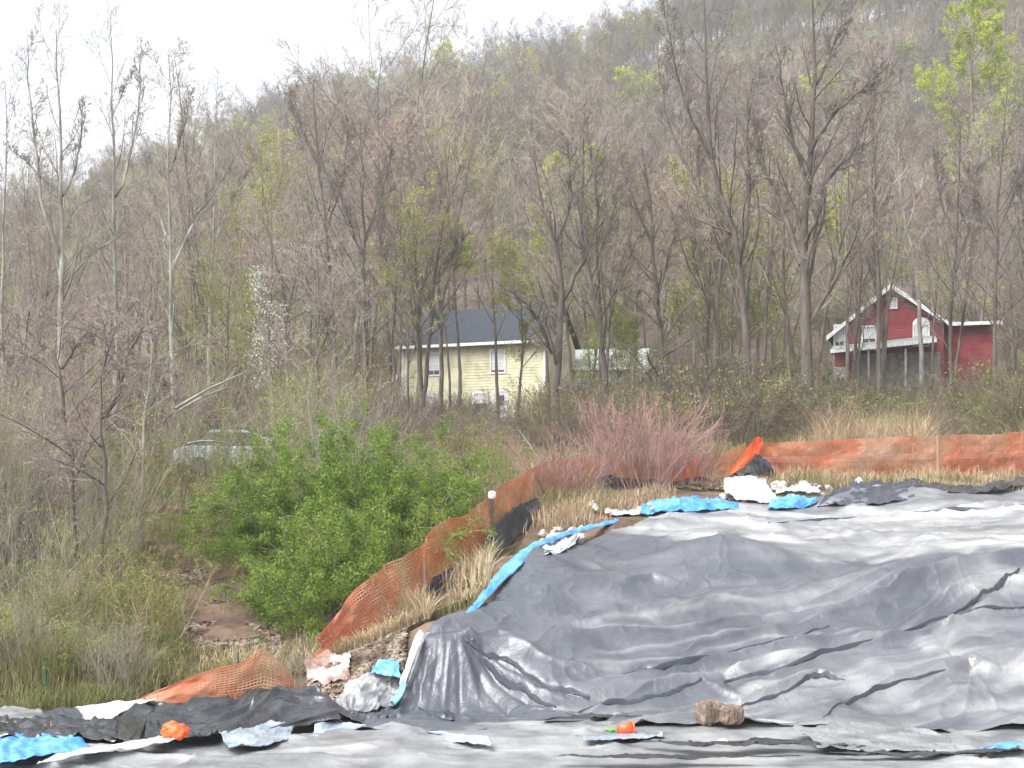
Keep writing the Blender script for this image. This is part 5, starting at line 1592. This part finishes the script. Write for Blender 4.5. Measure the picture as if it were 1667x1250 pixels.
sheet('blue_tarp', 'small blue wad on the grey crumpled sheet', [[(604, 1096, 21.0), (632, 1100, 20.8), (652, 1104, 20.8)], [(612, 1080, 21.2), (634, 1086, 21.0), (650, 1090, 21.0)], [(618, 1074, 21.5), (636, 1076, 21.4), (650, 1080, 21.4)]], M['tarp_blue'], 30, 20, 0.05, 4, 'tarp', seed=50)
sheet('grey_sheet', 'crumpled grey sheet left of the upright block', [[(545, 1160, 20.2), (590, 1158, 20.3), (640, 1152, 20.5)], [(550, 1135, 20.7), (600, 1120, 20.8), (648, 1120, 20.9)], [(565, 1118, 21.2), (600, 1100, 21.3), (640, 1094, 21.4)]], M['poly_grey'], 60, 40, 0.06, 3, seed=51)
sheet('black_sheet', 'ragged black plastic below the grey crumpled sheet', [[(540, 1182, 19.6), (600, 1180, 19.6), (660, 1176, 19.8), (740, 1176, 19.8)], [(545, 1166, 20.1), (600, 1164, 20.1), (660, 1160, 20.2), (740, 1162, 20.2)]], M['poly_black'], 90, 20, 0.07, 4, seed=52)
sheet('white_board', 'pinkish white sheet lying by the fence bottom', [[(500, 1108, 21.9), (535, 1110, 21.8), (570, 1104, 21.9)], [(496, 1075, 22.2), (535, 1068, 22.2), (572, 1066, 22.3)]], M['board'], 40, 26, 0.07, 3, seed=53)
sheet('black_sheet', 'black sheet rolled along the far right crest', [[(1470, 786, 35.2), (1530, 800, 34.0), (1600, 800, 34.2), (1700, 782, 35.6)], [(1480, 780, 35.8), (1530, 790, 34.8), (1600, 790, 35.0), (1700, 774, 36.4)]], M['poly_deep'], 80, 14, 0.06, 2.5, seed=54)
sheet('black_sheet', 'grey-black sheet bunched right of the white rubble', [[(1330, 826, 32.2), (1400, 826, 32.2), (1490, 812, 33.2)], [(1350, 806, 33.0), (1400, 804, 33.2), (1480, 798, 34.0)], [(1395, 786, 34.4), (1430, 784, 34.6), (1480, 786, 35.0)]], M['poly_black'], 60, 30, 0.07, 2.5, seed=55)

def sheet_z(x, y):
    i = np.argmin((Xp - x) ** 2 + (Yp - y) ** 2)
    return float(Zp.flat[i])


def shade_strip(label, pts, w, seed):  # dark strips added to draw the shade lines of the folds
    """raised dark strip standing in for fold shade along the picked points"""
    W = []
    for (a_, b_) in pts:
        i = np.argmin((Xp / Yp * F_PX + CX - a_) ** 2 + (HOR - (Zp - CAMZ) / Yp * F_PX - b_) ** 2)
        W.append((Xp.flat[i], Yp.flat[i]))
    W = cat_rom(np.array(W), 26)
    W[1:-1, 1] += 0.04 * fbm(W[1:-1, 0] * 1.5, W[1:-1, 1] * 0.5 + seed, seed % 5, 2)
    t = np.linspace(0, 1, 26)
    wd = 0.42 * w * (0.12 + np.sin(np.pi * t) ** 0.7) * (0.8 + 0.5 * vnoise(t * 9, t * 0 + seed, 2))
    a_, b_, c_ = [], [], []
    for (x, y), k_ in zip(W, wd):
        z = max(sheet_z(x, y), sheet_z(x, y + 0.04))
        a_.append(np.array([x, y - k_ * 0.6, sheet_z(x, y - k_ * 0.6) - 0.01]))
        b_.append(np.array([x, y, z + 0.55 * k_ + 0.008]))
        c_.append(np.array([x, y + k_ * 0.5, sheet_z(x, y + k_ * 0.5) - 0.015]))
    return sheet('fold_shade', label, [a_, b_, c_], M['poly_black'], 140, 9, 0.004, 4, 'plastic fold', 0.004, seed, world=True)  # added dark strips for fold shade, not real folds of plastic


shade_strip('added dark strip for fold shade curving down from the tied corner of the sheet', [(753, 1040), (790, 1085), (840, 1125), (905, 1152)], 0.11, 61)
shade_strip('thin added strip of fold shade beside the longest corner fold', [(760, 1038), (815, 1078), (880, 1116), (960, 1138)], 0.08, 62)
shade_strip('added fold-shade strip rising to a point left of the brown stone blocks', [(940, 1160), (1060, 1132), (1142, 1108)], 0.12, 63)
shade_strip('added fold-shade strip rising to a point right of the brown stone blocks', [(1205, 1152), (1275, 1128), (1330, 1103), (1375, 1108)], 0.13, 64)
shade_strip('longest added fold-shade strip, running up to the right frame edge', [(1180, 1110), (1300, 1078), (1430, 1040), (1550, 1008), (1667, 990)], 0.10, 65)
shade_strip('short added fold-shade strip high on the right ridge', [(1548, 1002), (1610, 965), (1660, 925)], 0.09, 66)
shade_strip('faint added fold-shade strip across the level shelf at the back', [(1250, 852), (1340, 846), (1450, 840), (1560, 832), (1667, 822)], 0.16, 67)
shade_strip('thin added fold-shade strip halfway up the middle of the slope', [(1010, 1098), (1120, 1074), (1240, 1050), (1350, 1020)], 0.07, 68)
shade_strip('added fold-shade strip along the foot of the slope', [(850, 1163), (930, 1164), (1020, 1164), (1110, 1168)], 0.10, 69)
shade_strip('thin added fold-shade strip low at the right, under the tent-like peak', [(1340, 1168), (1400, 1138), (1470, 1105), (1540, 1092)], 0.07, 70)

# ------------------------------------------------------------------ orange safety fences
def net(parent, path, mat_, seed, cell=(0.058, 0.052), bar=0.019, name='net', wave=0.07):
    """path: (px, py_bottom, py_top, d)"""
    g = np.random.RandomState(seed)
    lo = np.array([P(a, b_, d) for a, b_, t, d in path])
    hi = np.array([P(a + 0.0, t, d) for a, b_, t, d in path])
    L = np.concatenate([[0], np.cumsum(np.linalg.norm(np.diff(lo, axis=0), axis=1))])
    n = max(6, int(L[-1] / cell[0]))
    s = np.linspace(0, L[-1], n)
    lo = np.stack([np.interp(s, L, lo[:, i]) for i in range(3)], 1)
    hi = np.stack([np.interp(s, L, hi[:, i]) for i in range(3)], 1)
    hh = (hi[:, 2] - lo[:, 2]).max()
    m = max(3, int(hh / cell[1]))
    t = np.linspace(0, 1, m)
    G = lo[:, None] * (1 - t)[None, :, None] + hi[:, None] * t[None, :, None]
    ss, tt_ = np.meshgrid(s, t * hh, indexing='ij')
    G[..., 1] += wave * fbm(ss * 1.1 + seed, tt_ * 1.3, seed % 5)
    G[..., 0] += wave * 0.8 * fbm(ss * 1.3 + seed + 40, tt_ * 1.6, seed % 5 + 1)
    G[..., 2] += 0.05 * fbm(ss * 0.9 + seed, tt_ * 0.4, 3) * t[None, :]
    al = np.gradient(G, axis=0)
    al /= np.linalg.norm(al, axis=2, keepdims=True) + 1e-9
    up = np.gradient(G, axis=1)
    up /= np.linalg.norm(up, axis=2, keepdims=True) + 1e-9
    V_, Q_, off = [], [], 0
    b2 = bar * 0.5 * (1 + 0.25 * g.rand(*G.shape[:2]))[..., None]
    for (A, ax, sgn) in ((up, 0, 0.003), (al, 1, -0.003)):
        nrm = np.cross(al, up) * sgn
        w_ = np.stack([G - A * b2 + nrm, G + A * b2 + nrm], 2)
        V_.append(w_.reshape(-1, 3))
        idn = off + np.arange(G.shape[0] * G.shape[1] * 2).reshape(G.shape[0], G.shape[1], 2)
        if ax == 0: Q_.append(np.stack([idn[:-1, :, 0], idn[1:, :, 0], idn[1:, :, 1], idn[:-1, :, 1]], -1).reshape(-1, 4))
        else: Q_.append(np.stack([idn[:, :-1, 0], idn[:, 1:, 0], idn[:, 1:, 1], idn[:, :-1, 1]], -1).reshape(-1, 4))
        off += G.shape[0] * G.shape[1] * 2
    v = np.concatenate(V_) - np.array(parent.location)
    return link(name, mesh_np('net', v, np.concatenate(Q_), mat_), parent)


def post(parent, px, pb, ptop, d, m, r=0.022, name='post', square=True):
    a = P(px, pb, d) - np.array(parent.location)
    t_ = P(px, ptop, d)[2] - parent.location[2]
    b_ = MB()
    if square: b_.box(a[0] - r, a[0] + r, a[1] - r + 0.06, a[1] + r + 0.06, a[2] - 0.15, t_)
    else: b_.tube([(a[0], a[1] + 0.06, a[2] - 0.15), (a[0], a[1] + 0.06, t_)], r, 8)
    return b_.build(name, m, parent)


def silt(parent, path, seed, h=0.3):
    rows = [[], []]
    for (px, py, d, w_) in path:
        p = P(px, py, d)
        rows[0].append(p + np.array([0.15, -0.18, 0.0]))
        rows[1].append(p + np.array([-0.05, 0.02, w_]))
    c = np.array(rows)
    g = np.swapaxes(cat_rom(np.swapaxes(c, 0, 1), 110), 0, 1)
    t = np.linspace(0, 1, 10)[:, None, None]
    g = g[0][None] * (1 - t) + g[1][None] * t
    s = np.linspace(0, 9, 110)[None].repeat(10, 0)
    g[..., 1] += 0.07 * fbm(s * 1.2 + seed, t[..., 0] * 2 + s * 0, 2)
    g[..., 2] += 0.04 * fbm(s * 1.6 + seed, t[..., 0] + s * 0, 3)
    v = g.reshape(-1, 3) - np.array(parent.location)
    o = link('silt_fabric', mesh_np('silt_fabric', v, grid_faces(10, 110), M['silt_black'], True), parent)
    sm = o.modifiers.new('thickness', 'SOLIDIFY')
    sm.thickness = 0.004
    return o


fa = empty('safety_fence', tuple(P(240, 1140, 21.2)))
tag(fa, 'short sagging orange mesh fence behind the left black heap', 'fence')
net(fa, [(236, 1144, 1136, 21.0), (300, 1142, 1110, 21.1), (350, 1142, 1092, 21.2), (390, 1140, 1080, 21.3), (425, 1138, 1055, 21.4), (452, 1136, 1076, 21.5), (474, 1132, 1104, 21.6)], M['net_orange'], 1, bar=0.023)
post(fa, 386, 1142, 1062, 21.3, M['steel'], 0.018, square=False)
post(fa, 448, 1138, 1070, 21.5, M['wood'])

fb = empty('safety_fence', tuple(P(560, 1060, 22.4)))
tag(fb, 'long orange mesh fence climbing the bank beside the green bush', 'fence')
net(fb, [(518, 1072, 1036, 22.3), (545, 1066, 1000, 22.4), (580, 1058, 962, 22.7), (620, 1046, 932, 23.1), (660, 1018, 906, 24.0), (700, 982, 874, 25.2), (740, 945, 842, 26.6), (780, 912, 820, 28.2), (810, 890, 800, 29.3), (835, 862, 778, 30.4), (868, 835, 760, 32.0)], M['net_orange'], 2, wave=0.13, bar=0.026)
net(fb, [(868, 835, 760, 32.0), (900, 818, 752, 33.2), (990, 800, 746, 35.0), (1080, 788, 745, 36.2)], M['net_orange'], 3, bar=0.021)
net(fb, [(1080, 788, 745, 36.2), (1110, 784, 743, 36.6), (1140, 780, 742, 37.0)], M['net_bright'], 4, cell=(0.07, 0.06), bar=0.04)
for (a_, b_, c_, d_) in ((572, 1062, 985, 22.6), (690, 990, 885, 24.8), (866, 836, 752, 32.0), (990, 800, 740, 35.0), (1137, 782, 738, 37.0)):
    post(fb, a_, b_, c_, d_, M['wood'])
silt(fb, [(600, 1075, 22.2, 0.06), (650, 1046, 22.8, 0.30), (690, 1006, 24.0, 0.42), (720, 970, 25.1, 0.40), (770, 930, 26.6, 0.2)], 5)
silt(fb, [(775, 930, 26.9, 0.2), (805, 902, 28.2, 0.55), (835, 872, 29.6, 0.55), (870, 842, 31.2, 0.4), (910, 818, 32.8, 0.25)], 6)
silt(fb, [(940, 806, 33.8, 0.1), (985, 802, 34.6, 0.45), (1020, 798, 35.0, 0.3), (1080, 790, 35.8, 0.15), (1150, 784, 36.8, 0.1)], 7)

fc = empty('safety_fence', tuple(P(1300, 776, 37.6)))
tag(fc, 'orange mesh fence crossing level along the right verge', 'fence')
net(fc, [(1142, 780, 742, 37.0), (1180, 778, 736, 37.2), (1215, 777, 722, 37.3)], M['net_orange'], 8)
net(fc, [(1190, 774, 768, 36.9), (1206, 774, 748, 37.0), (1222, 768, 722, 37.1), (1234, 750, 714, 37.2), (1242, 735, 716, 37.3)], M['net_bright'], 9, cell=(0.06, 0.05), bar=0.042, name='bunched_net')
net(fc, [(1240, 778, 722, 37.4), (1300, 778, 718, 37.6), (1400, 777, 714, 37.8), (1500, 776, 712, 38.0), (1600, 774, 707, 38.2), (1760, 772, 700, 38.4)], M['net_orange'], 10, bar=0.024)
for (a_, b_, c_) in ((1250, 780, 734), (1424, 780, 708), (1527, 778, 708)):
    post(fc, a_, b_, c_, 37.9, M['wood'] if a_ > 1260 else M['steel'])
post(fc, 1597, 776, 695, 38.2, M['steel'], 0.02, square=False)
silt(fc, [(1190, 778, 36.7, 0.06), (1215, 776, 36.8, 0.25), (1232, 774, 36.9, 0.55), (1252, 776, 37.0, 0.5)], 11)

rf = empty('rail_fence', tuple(P(1300, 776, 39)))
tag(rf, 'faded wooden rail fence seen through the right orange mesh', 'fence')
for (y0_, y1_) in ((744, 752),):
    b_ = MB()
    A, B = P(1238, 749, 37.75), P(1700, 738, 38.55)
    o_ = np.array(rf.location)
    b_.slab([tuple(A - o_ + np.array([0, 0, -0.08])), tuple(B - o_ + np.array([0, 0, -0.08])), tuple(B - o_ + np.array([0, 0, 0.08])), tuple(A - o_ + np.array([0, 0, 0.08]))], 0.05)
    b_.build('rail', M['rail'], rf)
for px in (1262, 1418, 1532, 1650):
    post(rf, px, 782, 736, 37.75 + (px - 1238) * 0.0017, M['rail'], 0.07)

# ------------------------------------------------------------------ posts, stones and litter
def thing_post(name, label, px, pb, ptop, d, m, r=0.02, cat='post', square=False):
    a = P(px, pb, d)
    r_ = empty(name, tuple(a))
    post(r_, px, pb, ptop, d, m, r, 'shaft', square)
    return tag(r_, label, cat)
tp = thing_post('fence_post', 'green steel post standing behind the left heap', 72, 1150, 1090, 21.3, M['steel_green'], 0.022)
wp = thing_post('vent_pipe', 'grey pipe with a white cap beside the orange fence', 801, 845, 812, 28.6, M['steel'], 0.035, 'pipe')
b_ = MB()
t_ = P(801, 806, 28.6)[2] - P(801, 845, 28.6)[2]
b_.tube([(0, 0.06, t_ - 0.09), (0, 0.06, t_ - 0.05), (0, 0.06, t_ + 0.05), (0, 0.06, t_ + 0.09)], [0.05, 0.085, 0.085, 0.045], 12)
b_.build('cap', M['white_plastic'], wp, True)
sk = empty('wooden_stake', tuple(P(82, 1215, 18.2)))
tag(sk, 'split wooden stake standing in the blue tarp', 'stake')
b_ = MB()
b_.tube([(0, 0, -0.1), (0.03, 0, 0.15), (0.0, 0.02, 0.34)], [0.018, 0.02, 0.008], 6)
b_.build('shaft', M['wood'], sk)
b_ = MB()
b_.tube([(0.01, 0, 0.1), (-0.09, 0.02, 0.30)], [0.012, 0.006], 6)
b_.build('splinter', M['wood'], sk)

def lump(name, seed, sx_, sy_, sz_, m, rough_=0.18, sub=3, flat=False, boxy=0):
    import bmesh
    bm = bmesh.new()
    bmesh.ops.create_icosphere(bm, subdivisions=sub, radius=1)
    g = np.random.RandomState(seed)
    ph_ = g.rand(12) * 6
    cut = g.normal(0, 1, (7, 3))
    cut /= np.linalg.norm(cut, axis=1, keepdims=True)
    cd = g.uniform(0.55, 0.85, 7)
    for v in bm.verts:
        p = np.array(v.co)
        if boxy: p = np.sign(p) * np.abs(p) ** boxy
        if flat and not boxy:
            for q, dd in zip(cut, cd):
                e = p @ q - dd
                if e > 0: p = p - q * e
        k_ = 1 + rough_ * (math.sin(p[0] * 3 + ph_[0]) * math.sin(p[1] * 3.4 + ph_[1]) + 0.5 * math.sin(p[2] * 6 + ph_[2]) * math.sin(p[0] * 7 + ph_[3]) + 0.3 * math.sin(p[1] * 13 + ph_[4]) * math.sin(p[2] * 12 + ph_[5]))
        p = p * k_
        v.co = (p[0] * sx_, p[1] * sy_, p[2] * sz_)
    me = bpy.data.meshes.new(name)
    bm.to_mesh(me)
    bm.free()
    if not flat:
        for p_ in me.polygons: p_.use_smooth = True
    me.materials.append(m)
    return me

def place_lump(name, label, cat, px, py, d, me, rz=0.0, group=None, sink=0.0):
    p = P(px, py, d)
    o = link(name, me, None, (p[0], p[1], p[2] - sink))
    o.rotation_euler = (0, 0, rz)
    return tag(o, label, cat, group)

# two rough brown blocks weighing down the sheet
def on_sheet(px, py):
    i = np.argmin((Xp / Yp * F_PX + CX - px) ** 2 + (HOR - (Zp - CAMZ) / Yp * F_PX - py) ** 2)
    return (px, HOR - (Zp.flat[i] - CAMZ) / Yp.flat[i] * F_PX, Yp.flat[i])


for (px, py, d, w_, h_, lab, sd_) in ((1156, 1163, 19.7, 0.20, 0.17, 'left of the two rough brown stone blocks on the sheet', 3), (1190, 1166, 19.62, 0.155, 0.135, 'right of the two rough brown stone blocks on the sheet', 5)):
    q_ = on_sheet(px, py + 6)
    place_lump('stone_block', lab, 'stone', q_[0], q_[1] - 9, q_[2] - 0.06, lump('stone_block', sd_, w_ * 1.0, 0.15, h_ * 0.95, M['brown_stone'], 0.10, 4, True, 0.5), 0.08 * sd_, 'brown stone blocks weighing down the sheet')
place_lump('stone', 'rounded cream stone on the front sheet, below the brown blocks', 'stone', 1178, 1208, 18.0, lump('stone', 8, 0.085, 0.07, 0.05, M['rock']))
place_lump('stone', 'squarish tan stone at the bottom right corner', 'stone', 1602, 1240, 16.6, lump('stone', 9, 0.08, 0.08, 0.065, M['brown_stone'], 0.1, 3, True))
place_lump('stone', 'pale stone on top of the tent-like peak in the sheet', 'stone', *on_sheet(1583, 1080), lump('stone', 10, 0.06, 0.06, 0.09, M['rock'], 0.15, 3, True))
place_lump('plastic_bag', 'crumpled bright orange bag at the foot of the black heap', 'bag', 288, 1190, 17.3, lump('plastic_bag', 12, 0.17, 0.14, 0.13, M['orange_plastic'], 0.22, 4, True))
place_lump('plastic_bag', 'white bag caught in the brush at far left', 'bag', 86, 936, 29.5, lump('plastic_bag', 13, 0.16, 0.12, 0.13, M['white_plastic'], 0.25, 3, True))
place_lump('plastic_bag', 'small white bag on the crest of the pile', 'bag', 1398, 784, 34.4, lump('plastic_bag', 14, 0.10, 0.09, 0.12, M['white_plastic'], 0.2, 3, True))
# tipped orange bucket with a green lid scrap beside it
bk = empty('bucket', tuple(P(1018, 1197, 18.35)), math.radians(20))
bk.scale = (0.8, 0.8, 0.8)
tag(bk, 'orange bucket lying tipped over on the front sheet', 'bucket')
b_ = MB()
b_.tube([(-0.12, 0, 0.11), (0.12, 0, 0.12)], [0.085, 0.11], 16, False)
b_.tube([(-0.121, 0, 0.11), (-0.117, 0, 0.11)], [0.084, 0.084], 16)
bo = b_.build('body', M['orange_plastic'], bk, True)
bo.modifiers.new('thickness', 'SOLIDIFY').thickness = 0.006
b_ = MB()
b_.tube([(0.10, 0, 0.12), (0.13, 0, 0.12)], [0.118, 0.120], 16, False)
ro = b_.build('rim', M['orange_plastic'], bk, True)
ro.modifiers.new('thickness', 'SOLIDIFY').thickness = 0.008
b_ = MB()
b_.tube([(0.11, -0.11, 0.12), (0.17, -0.08, 0.03), (0.19, 0, 0.0), (0.17, 0.08, 0.03), (0.11, 0.11, 0.12)], 0.006, 6)
b_.build('handle', M['steel'], bk)
place_lump('plastic_scrap', 'small crumpled green scrap left of the orange bucket', 'scrap', 996, 1190, 18.55, lump('plastic_scrap', 15, 0.085, 0.06, 0.05, M['green_plastic'], 0.25, 3, True))

# pale rubble along the crest
rub = [lump('rubble%d' % i, 60 + i, 0.16, 0.13, 0.10, M['rock'], 0.14, 2, True) for i in range(4)]
g = np.random.RandomState(77)
spots = [(880 + g.rand() * 70, 862 + g.rand() * 34) for _ in range(16)] + [(1175 + g.rand() * 90, 786 + g.rand() * 34) for _ in range(14)] + [(1260 + g.rand() * 90, 790 + g.rand() * 30) for _ in range(12)] + [(960 + g.rand() * 110, 828 + g.rand() * 10) for _ in range(8)]
for i, (px, py) in enumerate(spots):
    lo_, hi_ = 22.0, 37.0
    for _ in range(24):
        md_ = (lo_ + hi_) / 2
        x = (px - CX) / F_PX * md_
        if HOR - (Hs(x, md_) - CAMZ) / md_ * F_PX > py: lo_ = md_
        else: hi_ = md_
    if lo_ > 36: lo_ = 33.5
    x = (px - CX) / F_PX * lo_
    o = link('rubble_stone', rub[i % 4], None, (x, lo_, Hs(x, lo_) + 0.07))
    o.rotation_euler = (g.rand(), g.rand(), g.rand() * 6)
    s = g.uniform(0.5, 1.25)
    o.scale = (s, s, s)
    near = px < 960
    tag(o, 'pale rubble stone beside the blue hem on the bank' if near else 'pale rubble stone at the head of the pile', 'stone', 'pale stones beside the blue hem' if near else 'pale stones at the head of the pile')

def clods(n, regions, seed, size):
    g = np.random.RandomState(seed)
    w = np.array([r[4] for r in regions], float)
    Rg = np.array(regions)[g.choice(len(regions), n, p=w / w.sum())]
    d = Rg[:, 2] + (Rg[:, 3] - Rg[:, 2]) * g.rand(n)
    x = (Rg[:, 0] + (Rg[:, 1] - Rg[:, 0]) * g.rand(n) - CX) / F_PX * d
    c = np.stack([x, d, H(x, d) - 0.02], 1)
    unit = np.array([(-1, -1, -1), (1, -1, -1), (1, 1, -1), (-1, 1, -1), (-1, -1, 1), (1, -1, 1), (1, 1, 1), (-1, 1, 1)], float)
    v = unit[None] * g.uniform(0.25, 1.2, (n, 8, 3)) * (size * g.uniform(0.3, 1.0, n) ** 1.5)[:, None, None] * np.array([1.5, 1.2, 0.7])
    a = g.rand(n) * 6.28
    vx = v[..., 0] * np.cos(a)[:, None] - v[..., 1] * np.sin(a)[:, None]
    vy = v[..., 0] * np.sin(a)[:, None] + v[..., 1] * np.cos(a)[:, None]
    v = np.stack([vx, vy, v[..., 2]], -1) + c[:, None]
    q = np.array([(0, 3, 2, 1), (4, 5, 6, 7), (0, 1, 5, 4), (1, 2, 6, 5), (2, 3, 7, 6), (3, 0, 4, 7)])
    return v.reshape(-1, 3), (np.arange(n)[:, None, None] * 8 + q[None]).reshape(-1, 4)


M['clod'] = mat('clod', (0.07, 0.05, 0.036), (0.24, 0.18, 0.13), 2.5, 0.95, 0.1, c3=(0.36, 0.30, 0.24), sc3=3.0)
cv = clods(14000, [(560, 660, 20.6, 23.0, 4, 1), (690, 760, 24.0, 27, 2, 1), (285, 460, 24, 31, 5, 1), (500, 620, 20.4, 22.4, 2, 1), (1120, 1330, 34.6, 36.5, 1.5, 1)], 33, 0.042)
tag(link('soil_debris', mesh_np('soil_debris', *cv, M['clod'])), 'loose brown soil clods and chips on the bare banks', 'soil', kind='stuff')

# cut logs on the bare bank, left
g = np.random.RandomState(91)
for i in range(16):
    px, py = 380 + g.rand() * 50, 890 + g.rand() * 45
    d = 21.3 + 0
    lo_, hi_ = 22.0, 40.0
    for _ in range(24):
        md_ = (lo_ + hi_) / 2
        x = (px - CX) / F_PX * md_
        if HOR - (Hs(x, md_) - CAMZ) / md_ * F_PX > py: lo_ = md_
        else: hi_ = md_
    x = (px - CX) / F_PX * lo_
    b_ = MB()
    L_ = g.uniform(0.25, 0.5)
    r_ = g.uniform(0.05, 0.09)
    b_.tube([(-L_ / 2, 0, 0), (0, 0.01, 0.01), (L_ / 2, 0, 0)], [r_, r_ * 0.95, r_ * 0.9], 9)
    o = b_.build('log', M['log'], None, True, (x, lo_, Hs(x, lo_) + r_ * 0.9))
    o.rotation_euler = (0, g.normal(0, 0.15), g.rand() * 3.1)
    tag(o, 'short cut log lying on the bare bank left of the bush', 'log', 'cut logs on the bare bank')

# ------------------------------------------------------------------ haze: one closed box of even air round everything
if HAZE_DENSITY > 0:
    b_ = MB()
    b_.box(-420, 420, -20, 440, -60, 190)
    hm = bpy.data.materials.new('haze')
    hm.use_nodes = True
    hn = hm.node_tree.nodes
    hn.remove(hn['Principled BSDF'])
    pv = hn.new('ShaderNodeVolumePrincipled')
    pv.inputs['Color'].default_value = (0.93, 0.95, 1.0, 1)
    pv.inputs['Density'].default_value = HAZE_DENSITY
    pv.inputs['Anisotropy'].default_value = 0.2
    hm.node_tree.links.new(pv.outputs[0], hn['Material Output'].inputs['Volume'])
    hz = b_.build('haze', hm)
    tag(hz, kind='stuff')
